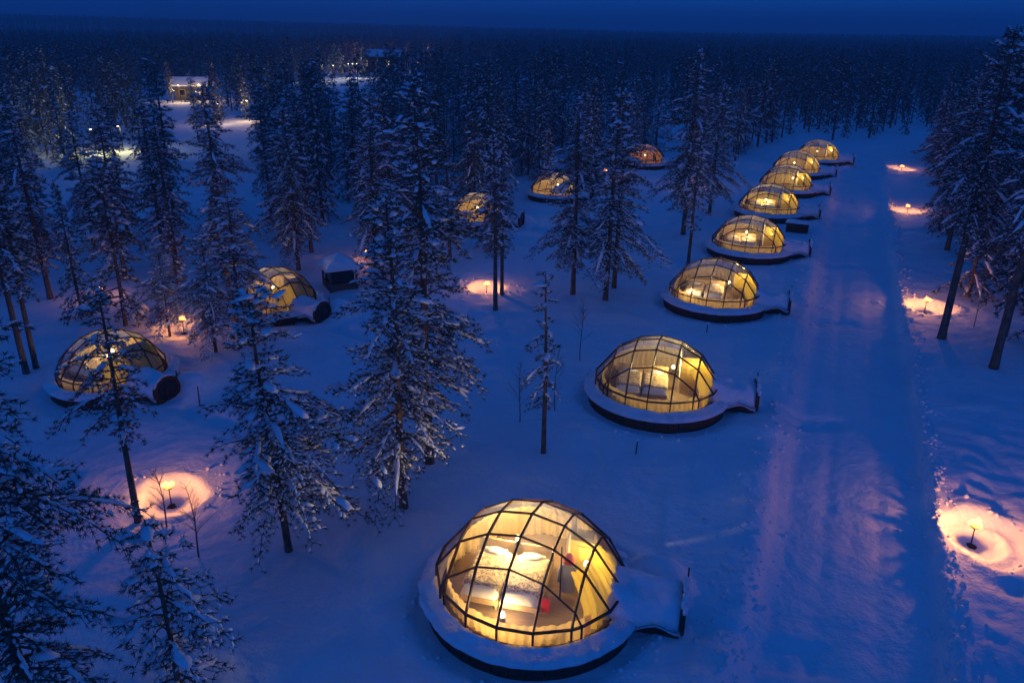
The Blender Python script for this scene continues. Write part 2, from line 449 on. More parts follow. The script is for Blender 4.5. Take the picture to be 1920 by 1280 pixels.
SNOW_LIP = None
def lathe_noise(prof, n, amp, seed, gap=None):
    """ring of snow: profile points (r, z, weight of noise)"""
    V = []; 
    for j, (r, z, w) in enumerate(prof):
        for k in range(n):
            a = 2 * math.pi * k / n
            nn = float(vnoise(np.array([math.cos(a) * 3 + 10]), np.array([math.sin(a) * 3 + 7]), 0.8, seed)[0]) + .9 * float(vnoise(np.array([math.cos(a) * r + 10]), np.array([math.sin(a) * r + 7]), 0.32, seed + 1)[0]) + .5 * float(vnoise(np.array([math.cos(a) * r + 10]), np.array([math.sin(a) * r + 7]), 0.15, seed + 2)[0])
            rr = r + nn * amp * w; zz = z + nn * amp * 0.7 * w
            V.append((rr * math.cos(a), rr * math.sin(a), zz))
    Fq = []
    m = len(prof)
    for j in range(m - 1):
        for k in range(n): Fq.append((j * n + k, j * n + (k + 1) % n, (j + 1) * n + (k + 1) % n, (j + 1) * n + k))
    return np.array(V), np.array(Fq)

ICO_V, ICO_F = None, None
def ico(sub):
    b = bmesh.new(); bmesh.ops.create_icosphere(b, subdivisions=sub, radius=1.0)
    V = np.array([v.co[:] for v in b.verts]); Fc = np.array([[v.index for v in f.verts] for f in b.faces]); b.free(); return V, Fc
ICO1 = ico(1)
OCT_V = np.array([(1, 0, 0), (0, 1, 0), (-1, 0, 0), (0, -1, 0), (0, 0, 1), (0, 0, -1)], float)
OCT_F = np.array([(0, 1, 4), (1, 2, 4), (2, 3, 4), (3, 0, 4), (1, 0, 5), (2, 1, 5), (3, 2, 5), (0, 3, 5)])

def lumps(P, D, rad, r_, shape, flat=.5, elong=1.9):
    """snow lumps at P, drawn out along D"""
    SV, SF = shape
    n = len(P)
    if n == 0: return np.zeros((0, 3)), np.zeros((0, 3), int)
    D = D / np.maximum(np.linalg.norm(D, axis=1, keepdims=True), 1e-6)
    S = np.cross(D, [0, 0, 1.0]); S /= np.maximum(np.linalg.norm(S, axis=1, keepdims=True), 1e-3)
    U = np.cross(S, D)
    k = len(SV)
    jit = 1 + (r_.random((n, k, 1)) - .5) * .55
    loc = SV[None] * jit
    z = loc[:, :, 2:3]; z = np.where(z < 0, z * .35, z) * flat
    V = P[:, None] + rad[:, None, None] * (loc[:, :, 0:1] * elong * D[:, None] + loc[:, :, 1:2] * S[:, None] * .85 + z * U[:, None])
    Fc = SF[None] + (np.arange(n) * k)[:, None, None]
    return V.reshape(-1, 3), Fc.reshape(-1, 3)

def build_igloo():
    g0 = empty('glass_igloo', (0, 0, 0))
    # skirt of dark timber panels below the snow
    n = 14
    for k in range(n):
        a0, a1 = 2 * math.pi * (k + .008) / n + .1, 2 * math.pi * (k + .992) / n + .1
        if abs(((a0 + a1) / 2 + math.pi) % (2 * math.pi) - math.pi) < 0.25: continue
        b = MB()
        sub = 3
        for j in range(sub):
            b0 = a0 + (a1 - a0) * (j + .02) / sub; b1 = a0 + (a1 - a0) * (j + .98) / sub
            P = lambda r, a, z: (r * math.cos(a), r * math.sin(a), z)
            b.hull([P(2.90, b0, -.3), P(2.96, b0, -.3), P(2.96, b1, -.3), P(2.90, b1, -.3)], [P(3.0, b0, .34), P(3.06, b0, .34), P(3.06, b1, .34), P(3.0, b1, .34)])
        b.obj('skirt_panel', M_DARKWOOD, g0)
    # platform edge
    b = MB(); b.lathe([(2.99, 0.30), (3.09, 0.32), (3.10, 0.385), (2.5, 0.39)], 48)
    b.obj('platform_edge', M_DARKWOOD, g0)
    V, Q = lathe_noise([(3.06, .36, .3), (3.13, .385, .8), (3.15, .45, 1), (3.06, .53, 1.2), (2.92, .575, 1), (2.8, .585, 1), (2.72, .63, 1.4), (2.64, .66, 2.0), (2.58, .50, 0)], 220, .13, 50)
    link('snow_rim', mesh_np('snow_rim', V, [Q], [M_SNOW]), g0)
    # floor
    b = MB(); r = b.lathe([(2.52, 0.37), (2.52, 0.42), (0.01, 0.42)], 40); b.obj('floor', M_FLOORW, g0)
    # sill at foot of the glass wall
    b = MB(); b.lathe([(2.47, .42), (2.56, .42), (2.56, .52), (2.47, .52), (2.47, .42)], 40); b.obj('sill', M_STEEL, g0)
    # ribs, purlins, ring beam, wall posts
    def chain(pts, w, name):
        b = MB()
        for i in range(len(pts) - 1):
            o = Vector((0, 0, ZC)); up = ((pts[i] + pts[i + 1]) / 2 - o).normalized()
            b.bar(pts[i], pts[i + 1], w, w * 1.25, up)
        b.obj(name, M_STEEL, g0)
    for v in LINES:
        h = math.sqrt(RING ** 2 - v * v)
        inner = [u for u in LINES if v * v + u * u < (RING - .03) ** 2]
        chain([node3((v, -h))] + [node3((v, u)) for u in inner] + [node3((v, h))], .05, 'rib')
        chain([node3((-h, v))] + [node3((u, v)) for u in inner] + [node3((h, v))], .042, 'purlin')
    b = MB()
    rn = [node3(p) for p in ring_nodes]
    for i in range(len(rn)): b.bar(rn[i], rn[(i + 1) % len(rn)], .06, .06)
    b.obj('ring_beam', M_STEEL, g0)
    for p in ring_nodes:
        if p[0] > 2.3: continue
        b = MB(); b.bar((p[0], p[1], ZW), (p[0], p[1], ZR), .05); b.obj('wall_post', M_STEEL, g0)
    # panes of the dome
    gl = [-3.0] + LINES + [3.0]
    for i in range(6):
        for j in range(6):
            poly = [(gl[i], gl[j]), (gl[i + 1], gl[j]), (gl[i + 1], gl[j + 1]), (gl[i], gl[j + 1])]
            for k in range(len(ring_nodes)):
                poly = clip(poly, ring_nodes[k], ring_nodes[(k + 1) % len(ring_nodes)])
                if len(poly) < 3: break
            q = []
            for p in poly:
                if not q or math.dist(p, q[-1]) > .02: q.append(p)
            if len(q) > 2 and math.dist(q[0], q[-1]) < .02: q.pop()
            if len(q) < 3: continue
            pts = [node3(p) for p in q]
            c = sum(pts, Vector()) / len(pts)
            b = MB()
            out = [c + (p - c) * .985 for p in pts]; nrm = (c - Vector((0, 0, ZC))).normalized() * .012
            b.hull([p - nrm for p in out], out)
            b.obj('pane', M_GLASS, g0)
    for k in range(len(ring_nodes)):
        p, q = ring_nodes[k], ring_nodes[(k + 1) % len(ring_nodes)]
        if math.dist(p, q) < .1 or (p[0] > 2.3 and q[0] > 2.3): continue
        b = MB(); s = .99
        b.hull([(p[0], p[1], ZW), (q[0], q[1], ZW), (q[0] * s, q[1] * s, ZW), (p[0] * s, p[1] * s, ZW)],
               [(p[0], p[1], ZR), (q[0], q[1], ZR), (q[0] * s, q[1] * s, ZR), (p[0] * s, p[1] * s, ZR)])
        b.obj('wall_pane', M_GLASS, g0)
    for ch in g0.children:
        if ch.name.split('.')[0] in ('rib', 'purlin', 'ring_beam', 'wall_post', 'pane', 'wall_pane'): ch.rotation_euler.z = TWIST; ch.scale.x = 1.05; ch.location.x = -.06
    # pleated curtain round the inside, drawn higher at the back and at the entrance side
    def drape(name, a0, a1, topf, mat, n, rad0=2.40):
        A = np.linspace(a0, a1, n)
        pl = 0.030 * np.sin(A * 62) + 0.018 * np.sin(A * 23 + 1)
        top = topf(A) + 0.012 * np.sin(A * 31); bot = 0.46 + 0.03 * np.sin(A * 9)
        V = []
        for kk in range(5):
            zz = bot + (top - bot) * kk / 4
            lim = RING * np.sqrt(np.maximum(1 - (np.maximum(zz - ZR, 0) / CAP) ** (1 / PEXP), .01)) - .15
            rad = np.minimum(rad0, lim) + pl * (1.2 - .15 * kk)
            V.append(np.stack([rad * np.cos(A), rad * np.sin(A), zz], 1))
        V = np.concatenate(V)
        Q = np.array([(r * n + k, r * n + k + 1, (r + 1) * n + k + 1, (r + 1) * n + k) for r in range(4) for k in range(n - 1)])
        link(name, mesh_np(name, V, [Q], [mat]), g0)
    drape('curtain', R_(58), R_(322), lambda A: 1.08 + .62 * np.maximum(0, np.cos(A - R_(105))) ** .7, M_CURTAIN, 480)
    drape('yellow_curtain', R_(-44), R_(57), lambda A: 2.02 + 0 * A, M_YELLOW, 200, 2.36)
    # washroom cubicle beside the entrance
    b = MB(); b.box(.92, .98, .35, 1.45, .42, 2.10); b.box(.92, .98, -.02, .35, .42, 2.22); b.obj('cubicle_side_wall', M_CREAM, g0)
    b = MB(); b.box(.98, 1.86, .28, .34, .42, 1.95); b.obj('cubicle_front_wall', M_YELLOW, g0)
    b = MB(); b.box(1.22, 1.80, .245, .275, .45, 1.80); dl = b.obj('cubicle_door', M_YELLOW, g0, bevel=.006)
    b = MB(); b.bar((1.75, .20, 1.15), (1.75, .20, 1.3), .02); b.obj('handle', M_IRON, dl)
    b = MB(); b.box(1.0, 1.5, 1.05, 1.45, .42, 1.55); b.obj('cubicle_back_wall', M_CREAM, g0)
    # entrance: barrel tunnel, dark side walls, round gable with door
    b = MB()
    pro = [(-.82, 0), (-.86, .35), (-.80, .75), (-.6, 1.12), (-.3, 1.35), (0, 1.42), (.3, 1.35), (.6, 1.12), (.80, .75), (.86, .35), (.82, 0)]
    pro = [(y * .72, z * .68) for y, z in pro]
    for (x0, x1, s) in [(2.35, 4.12, 1.0)]:
        o_ = [(y * s, z) for y, z in pro]; i_ = [(y * .93, z * .95) for y, z in pro]
        for k in range(len(pro) - 1):
            b.hull([(x0, *o_[k]), (x0, *o_[k + 1]), (x0, *i_[k + 1]), (x0, *i_[k])], [(x1, *o_[k]), (x1, *o_[k + 1]), (x1, *i_[k + 1]), (x1, *i_[k])])
    b.obj('entrance_tunnel', M_DARKWOOD, g0)
    # snow lying over tunnel
    nxm, nym = 26, 30
    V = []
    for i in range(nxm):
        x = 1.95 + (4.16 - 1.95) * i / (nxm - 1)
        for j in range(nym):
            v = -1 + 2 * j / (nym - 1)
            hw = .80 + .12 * math.exp(-((x - 2.3) / .4) ** 2) + .05 * math.sin(x * 5)
            en = max(0, (x - 3.55) / .6) ** 1.5
            hw *= 1 - .20 * en
            y = hw * math.copysign(abs(v) ** .85, v)
            top = 1.24 + .12 * math.exp(-((x - 2.2) / .4) ** 2) - .08 * math.exp(-((x - 3.3) / .5) ** 2) - .12 * en
            lo = .36 + .12 * math.sin(x * 4 + (1 if v > 0 else 0))
            z = lo + (top - lo) * max(0, 1 - abs(v) ** 3.0) ** .62
            z += .06 * float(vnoise(np.array([x + 20]), np.array([y + 20]), .22, 63)[0]) + .13 * float(vnoise(np.array([x + 20]), np.array([y + 20]), .45, 61)[0]) + .2 * float(vnoise(np.array([x + 20]), np.array([y + 20]), 1.1, 62)[0])
            V.append((x, y, z))
    Q = [(i * nym + j, (i + 1) * nym + j, (i + 1) * nym + j + 1, i * nym + j + 1) for i in range(nxm - 1) for j in range(nym - 1)]
    base = len(V)
    # thickness: inner copy
    V += [(x, y * .95, z - .12) for (x, y, z) in V]
    Q += [(base + a, base + d, base + c, base + b_) for (a, b_, c, d) in Q]
    Q += [((nxm - 1) * nym + j, base + (nxm - 1) * nym + j, base + (nxm - 1) * nym + j + 1, (nxm - 1) * nym + j + 1) for j in range(nym - 1)]
    for side in (0, nym - 1):
        Q += [(i * nym + side, (i + 1) * nym + side, base + (i + 1) * nym + side, base + i * nym + side) for i in range(nxm - 1)]
    link('tunnel_snow', mesh_np('tunnel_snow', np.array(V), [np.array(Q)], [M_SNOW]), g0)
    # round gable frame
    b = MB(); N = 30; cz, ro, ri = .60, .74, .59
    for k in range(N):
        a0, a1 = 2 * math.pi * k / N, 2 * math.pi * (k + 1) / N
        P = lambda x, r, a: (x, r * math.cos(a), cz + r * math.sin(a))
        b.hull([P(4.10, ri, a0), P(4.10, ro, a0), P(4.10, ro, a1), P(4.10, ri, a1)], [P(4.25, ri, a0), P(4.25, ro, a0), P(4.25, ro, a1), P(4.25, ri, a1)])
    b.obj('door_surround', M_DARKWOOD, g0)
    b = MB()
    for k in range(N):
        a0, a1 = 2 * math.pi * k / N, 2 * math.pi * (k + 1) / N
        b.hull([P(4.16, .52, a0), P(4.16, .585, a0), P(4.16, .585, a1), P(4.16, .52, a1)], [P(4.20, .52, a0), P(4.20, .585, a0), P(4.20, .585, a1), P(4.20, .52, a1)])
    b.box(4.16, 4.20, -.025, .025, cz - .53, cz + .53); b.box(4.162, 4.198, -.53, .53, cz - .02, cz + .02)
    d = b.obj('door', M_DARKWOOD, g0)
    b = MB(); b.hull([(4.17, .52 * math.cos(2 * math.pi * k / 24), cz + .52 * math.sin(2 * math.pi * k / 24)) for k in range(24)],
                     [(4.18, .52 * math.cos(2 * math.pi * k / 24), cz + .52 * math.sin(2 * math.pi * k / 24)) for k in range(24)])
    b.obj('door_pane', M_DARKGLASS, d)
    b = MB(); b.bar((4.25, -.12, cz - .08), (4.25, -.12, cz + .12), .03); b.obj('handle', M_IRON, d)
    b = MB(); b.bar((4.23, .62, 0), (4.23, .62, 1.42), .045); b.obj('corner_post', M_DARKWOOD, g0)
    # snow sitting on the round gable and clinging to the lower ribs
    r_ = np.random.default_rng(21)
    aa = np.linspace(R_(62), R_(150), 16)
    Pn = np.stack([4.19 + r_.normal(size=16) * .02, .75 * np.cos(aa), cz + .75 * np.sin(aa)], 1)
    V, Fc = lumps(Pn, np.stack([0 * aa, -np.sin(aa), np.cos(aa)], 1), .07 + .05 * r_.random(16), r_, ICO1, .8, 1.5)
    link('gable_snow', mesh_np('gable_snow', V, [Fc], [M_SNOW]), g0)
    # lumps where snow has slid off the glass onto the rim
    th = r_.random(150) * 6.283; rd = 2.62 + .5 * r_.random(150) ** 2
    Pn = np.stack([rd * np.cos(th), rd * np.sin(th), .60 - .05 * (rd - 2.62)], 1)
    V, Fc = lumps(Pn, np.stack([-np.sin(th), np.cos(th), 0 * th], 1), .03 + .07 * r_.random(150) ** 2, r_, ICO1, .7, 1.3)
    link('slid_snow', mesh_np('slid_snow', V, [Fc], [M_SNOW]), g0, kind='stuff')
    return g0

IGLOO_LABELS = [
    'large glass igloo nearest the camera with brocade beds and red hat showing inside',
    'glass igloo behind the nearest one with pink torchlit snow heaped on its tunnel',
    'third glass igloo up the road row, slim bare trunk rising behind its left side',
    'fourth glass igloo up the road row with a dark storage box beyond its tunnel',
    'fifth glass igloo up the road row, just behind the dark storage box',
    'sixth glass igloo up the road row with one very bright pale curtain bay',
    'seventh glass igloo up the road row, next to last and overlapping the last',
    'farthest glass igloo at the top end of the road row, amber brown dome',
    'glass igloo at left seen through a thin pine, its dark round door facing the clearing',
    'glass igloo hidden behind a big snow laden pine beside the snow roofed hut',
    'small glass igloo flickering through pine branches behind the tall central pines',
    'half hidden glass igloo left of the central pine group, gold light on one side',
    'distant glass igloo between the two middle pine groups, dim orange glow']
LAMPS = [  # local x, y, z, power, colour  per igloo
    [(-.62, .72, 1.22, 300, 0), (-.45, -1.62, .45, 42, 0), (1.5, -.1, 1.35, 30, 1)],
    [(.62, .30, 1.25, 115, 1), (1.5, -.1, 1.35, 30, 1)],
    [(.7, .2, 1.15, 70, 0), (-1.3, -1.3, .95, 34, 0), (1.5, -.1, 1.35, 26, 1)],
    [(-.3, .2, 1.25, 100, 0), (1.5, -.1, 1.35, 26, 1)],
    [(-.4, .3, 1.1, 95, 1), (1.5, -.1, 1.35, 26, 1)],
    [(.5, .8, 1.1, 95, 1), (1.5, -.1, 1.35, 30, 1)],
    [(-.4, .3, 1.1, 85, 0), (1.5, -.1, 1.35, 30, 1)],
    [(-.2, .3, 1.1, 80, 0), (1.4, -.1, 1.35, 24, 1)],
    [(-.9, .7, 1.1, 60, 0), (.6, .2, 1.1, 26, 0)],
    [(-.5, .3, 1.1, 80, 0)],
    [(-.3, .3, 1.1, 90, 0)],
    [(.2, .3, 1.1, 110, 0)],
    [(-.2, .3, 1.1, 60, 2)]]
LCOL = [(1.0, .68, .31), (1.0, .72, .25), (1.0, .42, .16)]
WHERE = ['the nearest igloo', 'the second igloo of the row', 'the third igloo of the row', 'the fourth igloo of the row', 'the fifth igloo of the row', 'the sixth igloo of the row',
         'the seventh igloo of the row', 'the last igloo of the row', 'the left igloo behind the thin pine', 'the igloo beside the snow roofed hut', 'the igloo behind the tall central pines',
         'the half hidden igloo with one gold side', 'the distant dim orange igloo']

def world_mat(ob): return Matrix.Translation(ob.location) @ Matrix.Rotation(ob.rotation_euler.z, 4, 'Z') @ Matrix.Scale(ob.scale.x, 4)
proto = build_igloo()
igloos = []
for i, (x, y, a) in enumerate(ROW + LEFT):
    o = proto if i == 0 else copy_tree(proto)
    o.location = (x, y, 0.0); o.rotation_euler.z = R_(a)
    o.scale = (IG_SCALE[i],) * 3
    o['label'] = IGLOO_LABELS[i]; o['category'] = 'igloo'; o['group'] = 'glass igloos in the snow'
    igloos.append(o)

def point(name, loc, power, col, rad, parent):
    d = bpy.data.lights.new(name, 'POINT'); d.energy = power * LAMP_SCALE; d.color = col; d.shadow_soft_size = rad
    o = bpy.data.objects.new(name, d); COL.objects.link(o); o.parent = parent; o.location = loc
    return o

# lamps inside
def build_lamp(root):
    b = MB(); b.lathe([(.07, .0), (.07, .015), (.012, .02), (.012, .16)], 12); b.obj('stem', M_IRON, root)
    b = MB(); b.lathe([(.075, .15), (.05, .27), (.0, .28)], 16); b.obj('lamp_shade', M_BULB, root, smooth_=True)
lamp_proto = None
for i, (x, y, a) in enumerate(ROW + LEFT):
    W = world_mat(igloos[i])
    for k, (lx, ly, lz, pw, c) in enumerate(LAMPS[i]):
        p = W @ Vector((lx, ly, lz))
        if lamp_proto is None:
            t = empty('lamp', p, R_(a)); build_lamp(t); lamp_proto = t
        else:
            t = lamp_proto.copy(); COL.objects.link(t)
            for ch in lamp_proto.children:
                if ch.type == 'MESH':
                    cc = ch.copy(); COL.objects.link(cc); cc.parent = t
            t.location = p
        t['label'] = ('small glowing lamp ' + (['by the back curtain in ', 'standing low at the foot of the beds in ' if i == 0 else ('near the entrance in ' if i != 2 else 'in the front left corner of '), 'near the entrance in '][k]) + WHERE[i])
        t['category'] = 'lamp'; t['group'] = 'lamps inside the igloos'
    # lights are added afterwards so that copies do not multiply them
for o in [o for o in bpy.data.objects if o.name.split('.')[0] == 'lamp' and o.type == 'EMPTY']:
    best = min(((Vector(o.location) - world_mat(igloos[i]) @ Vector(l[:3])).length, i, k) for i in range(13) for k, l in enumerate(LAMPS[i]))
    l = LAMPS[best[1]][best[2]]
    point('lamp_light', (0, 0, .34), l[3] * 2.2, LCOL[l[4]], .07, o)

# beds
def soft_box(x0, x1, y0, y1, z0, z1, n, amp, seed, name, mat, parent=None, edge=.06, **props):
    V = []; 
    for j in range(n + 1):
        for i in range(n + 1):
            u, v = i / n, j / n
            e = min(u, 1 - u, v, 1 - v) * n / 2
            f = 1 - math.exp(-min(u, 1 - u) * (x1 - x0) / edge) * .9 - math.exp(-min(v, 1 - v) * (y1 - y0) / edge) * .9
            xx, yy = x0 + (x1 - x0) * u, y0 + (y1 - y0) * v
            z = z0 + (z1 - z0) * max(f, 0) ** .5 if 0 < i < n and 0 < j < n else z0
            z += amp * float(vnoise(np.array([xx + 9]), np.array([yy + 9]), .35, seed)[0]) * (1 if z > z0 else 0)
            V.append((xx, yy, z))
    Q = [(j * (n + 1) + i, j * (n + 1) + i + 1, (j + 1) * (n + 1) + i + 1, (j + 1) * (n + 1) + i) for j in range(n) for i in range(n)]
    b = len(V); V += [(x0, y0, z0 - .02), (x1, y0, z0 - .02), (x1, y1, z0 - .02), (x0, y1, z0 - .02)]
    return link(name, mesh_np(name, np.array(V), [np.array(Q + [(b + 3, b + 2, b + 1, b)])], [mat]), parent, **props)

def build_bed():
    t = empty('bed', (0, 0, 0))
    b = MB(); b.box(-.54, .54, -1.02, 1.02, .16, .34); b.obj('bed_frame', M_WOOD, t, bevel=.01)
    b = MB(); b.box(-.54, .54, 1.03, 1.08, .16, .80); b.obj('headboard', M_WOOD, t, bevel=.01)
    soft_box(-.52, .52, -1.0, 1.0, .34, .56, 14, .02, 70, 'mattress', M_LINEN, t)
    for sx in (-.48, .48):
        for sy in (-.95, .95):
            b = MB(); b.box(sx - .03, sx + .03, sy - .03, sy + .03, 0, .16); b.obj('leg', M_WOOD, t)
    return t
bed0 = build_bed()
spread0 = soft_box(-.545, .545, -.80, .78, .50, .615, 18, .05, 72, 'bedspread', M_BROCADE, None, .04)
pil0 = soft_box(-.33, .33, -.19, .19, .0, .15, 10, .02, 74, 'pillow', M_LINEN, None, .12)
first = True
for i in (0, 1, 2, 3, 4, 8):
    W = world_mat(igloos[i])
    for s, sx in enumerate((-1.22, -.10)):
        if first: bd, sp, pl = bed0, spread0, pil0; first = False
        else: bd = copy_tree(bed0); sp = spread0.copy(); COL.objects.link(sp); pl = pil0.copy(); COL.objects.link(pl)
        rz = igloos[i].rotation_euler.z
        side = 'left hand' if s == 0 else 'right hand'
        for ob, loc, what, cat, grp in ((bd, (sx, -.28, .425), 'wooden bed in ', 'bed', 'beds inside the igloos'),
                                        (sp, (sx, -.28, .425), 'patterned gold bedspread on the bed in ', 'bedspread', 'bedspreads inside the igloos'),
                                        (pl, (sx, .45, .425 + .58), 'white pillow on the bed in ', 'pillow', 'pillows inside the igloos')):
            ob.location = W @ Vector(loc); ob.rotation_euler.z = rz; ob.scale = (IG_SCALE[i],) * 3
            ob['label'] = side + ' ' + what + WHERE[i]; ob['category'] = cat; ob['group'] = grp

# red hat, grey coat and red towel in the nearest igloo
W = world_mat(igloos[0])
def place_local(o, loc, rz=0):
    o.location = W @ Vector(loc); o.rotation_euler.z = igloos[0].rotation_euler.z + rz
b = MB(); b.lathe([(.02, .26), (.07, .25), (.12, .17), (.145, .06), (.16, .05), (.16, .0), (.14, -.01)], 18)
o = b.obj('knit_hat', M_RED, smooth_=True, label='red knit hat hanging above the grey coat in the nearest igloo', category='hat'); place_local(o, (1.05, -.30, 1.66))
b = MB()
for (z, w, d) in [(0, .17, .09), (.3, .16, .08), (.6, .15, .08), (.78, .19, .07), (.86, .10, .05)]: pass
rings = [(0, .20, .11), (.35, .17, .10), (.65, .17, .10), (.82, .20, .08), (.92, .07, .05)]
prev = None
for (z, w, d) in rings:
    cur = [b.bm.verts.new((w * math.cos(2 * math.pi * k / 14) * (1 + .08 * math.sin(5 * k)), d * math.sin(2 * math.pi * k / 14), z)) for k in range(14)]
    if prev:
        for k in range(14): b.bm.faces.new((prev[k], prev[(k + 1) % 14], cur[(k + 1) % 14], cur[k]))
    prev = cur
t = empty('coat', (0, 0, 0), label='long grey coat hanging below the red hat in the nearest igloo', category='coat')
b.obj('coat_body', M_GREY, t, smooth_=True)
for s in (-1, 1):
    b = MB(); b.tube([(s * .17, 0, .82), (s * .24, .02, .6), (s * .26, .03, .25)], [.06, .055, .05], 8); b.obj('sleeve', M_GREY, t, smooth_=True)
place_local(t, (1.05, -.32, .72))
b = MB(); b.box(-.11, .11, -.02, .02, 0, .42); o = b.obj('towel', M_RED, bevel=.008, label='small red towel hanging over the foot of the beds in nearest igloo', category='towel'); place_local(o, (.62, -1.2, .62))
b = MB(); b.bar((0, 0, 0), (0, 0, 1.75), .035); o = b.obj('coat_rack', M_IRON, label='slim dark coat pole standing beside the washroom wall in the nearest igloo', category='coat rack'); place_local(o, (.86, -.40, .42))

# ------------------------------------------------------------------ fire torches
FLAME_H = 0.98
def build_torch():
    t = empty('fire_torch', (0, 0, 0))
    b = MB(); b.tube([(0, 0, 0), (0, 0, .84)], [.022, .018], 8); b.obj('pole', M_IRON, t)
    b = MB(); b.lathe([(.19, 0), (.19, .02), (.02, .05)], 12); b.obj('foot', M_IRON, t)
    b = MB(); b.lathe([(.03, .82), (.09, .84), (.145, .90), (.155, .93), (.13, .92), (.05, .87)], 16); b.obj('fire_bowl', M_IRON, t, smooth_=True)
    b = MB(); b.lathe([(.12, .925), (.07, .945), (.0, .95)], 14); b.obj('embers', M_EMBER, t)
    b = MB()
    r_ = np.random.default_rng(3)
    for k in range(11):
        a = k * 2.4; rr = .15 * (k / 10) ** .6; h = .16 + .22 * r_.random() * (1.3 - rr * 5)
        x, y = rr * math.cos(a), rr * math.sin(a)
        q = r_.normal(size=4) * .02
        b.tube([(x, y, .92), (x * 1.25 + q[0], y * 1.25 + q[1], .93 + h * .35), (x * 1.1 + q[2], y * 1.1 + q[3], .93 + h * .7), (x * 1.2 + .05, y * 1.1, .93 + h)], [.03, .048, .028, .004], 7)
    b.obj('flame', M_FLAME, t, smooth_=True)
    return t
TP = [330, 310, 240, 220, 175, 185, 80, 70, 80, 170, 60]
TL = ['fire torch in the biggest glowing snow pit, nearest one right of the road',
      'burning fire torch beside the slanting bare trunk right of the road',
      'third fire torch up the right side of the road, in a small bright pit',
      'farthest roadside fire torch near the far end of the road',
      'fire torch in the snow pit with a bare sapling, in the left foreground clearing',
      'fire torch standing by the slim trunks behind the central pines',
      'small red fire torch glowing inside the pine group left of the row',
      'small fire torch glimmering through the central pine group',
      'orange fire torch half hidden behind the pines near the snow roofed hut',
      'hidden fire torch lighting the small orange lit pine at left',
      'dim fire torch in the wood left of the orange lit pine']
tor0 = build_torch()
for i, (x, y) in enumerate(TORCH):
    t = tor0 if i == 0 else tor0.copy()
    if i:
        COL.objects.link(t)
        for ch in tor0.children:
            if ch.type == 'MESH': c = ch.copy(); COL.objects.link(c); c.parent = t
    t.location = (x, y, gz(x, y) - .01); t.rotation_euler = (0, R_((i % 3 - 1) * 1.5), i * 1.1); t.scale = (1, 1, .86)
    t['label'] = TL[i]; t['category'] = 'torch'; t['group'] = 'fire torches in the snow'
for i, (x, y) in enumerate(TORCH):
    t = [o for o in bpy.data.objects if o.get('label') == TL[i]][0]
    point('flame_light', (0, 0, 1.14), TP[i], (1.0, .36, .10), .10, t)

# ------------------------------------------------------------------ trees
def tufts(P, D, ln, w, nb, r_, spread=.9):
    n = len(P)
    R = r_.normal(size=(n, nb, 3)) * spread
    R[:, :, 2] -= .1
    dr = D[:, None] + R; dr /= np.linalg.norm(dr, axis=2, keepdims=True)
    sd = np.cross(dr, r_.normal(size=(n, nb, 3))); sd /= np.linalg.norm(sd, axis=2, keepdims=True)
    L_ = (ln * (.6 + .8 * r_.random((n, nb, 1))))
    b0 = P[:, None] - sd * w; b1 = P[:, None] + sd * w; tp = P[:, None] + dr * L_
    V = np.stack([b0, b1, tp], 2).reshape(-1, 3)
    Fc = np.arange(len(V)).reshape(-1, 3)
    return V, Fc

def tubes(paths, radii, n=3):
    """paths: list of (m,3)"""
    Vs, Fs, base = [], [], 0
    for p, rad in zip(paths, radii):
        m = len(p)
        d = np.gradient(p, axis=0); d /= np.maximum(np.linalg.norm(d, axis=1, keepdims=True), 1e-6)
        ref = np.array([0, 0, 1.0]) if abs(d[0][2]) < .9 else np.array([1.0, 0, 0])
        a = np.cross(d, ref); a /= np.maximum(np.linalg.norm(a, axis=1, keepdims=True), 1e-6); b = np.cross(d, a)
        th = 2 * np.pi * np.arange(n) / n
        V = p[:, None] + rad[:, None, None] * (np.cos(th)[None, :, None] * a[:, None] + np.sin(th)[None, :, None] * b[:, None])
        Vs.append(V.reshape(-1, 3))
        i = np.arange(m - 1)[:, None] * n; k = np.arange(n)[None]; k2 = (k + 1) % n
        q = np.stack([i + k, i + k2, i + n + k2, i + n + k], -1).reshape(-1, 4) + base
        Fs.append(q); base += m * n
    return np.concatenate(Vs), np.concatenate(Fs)

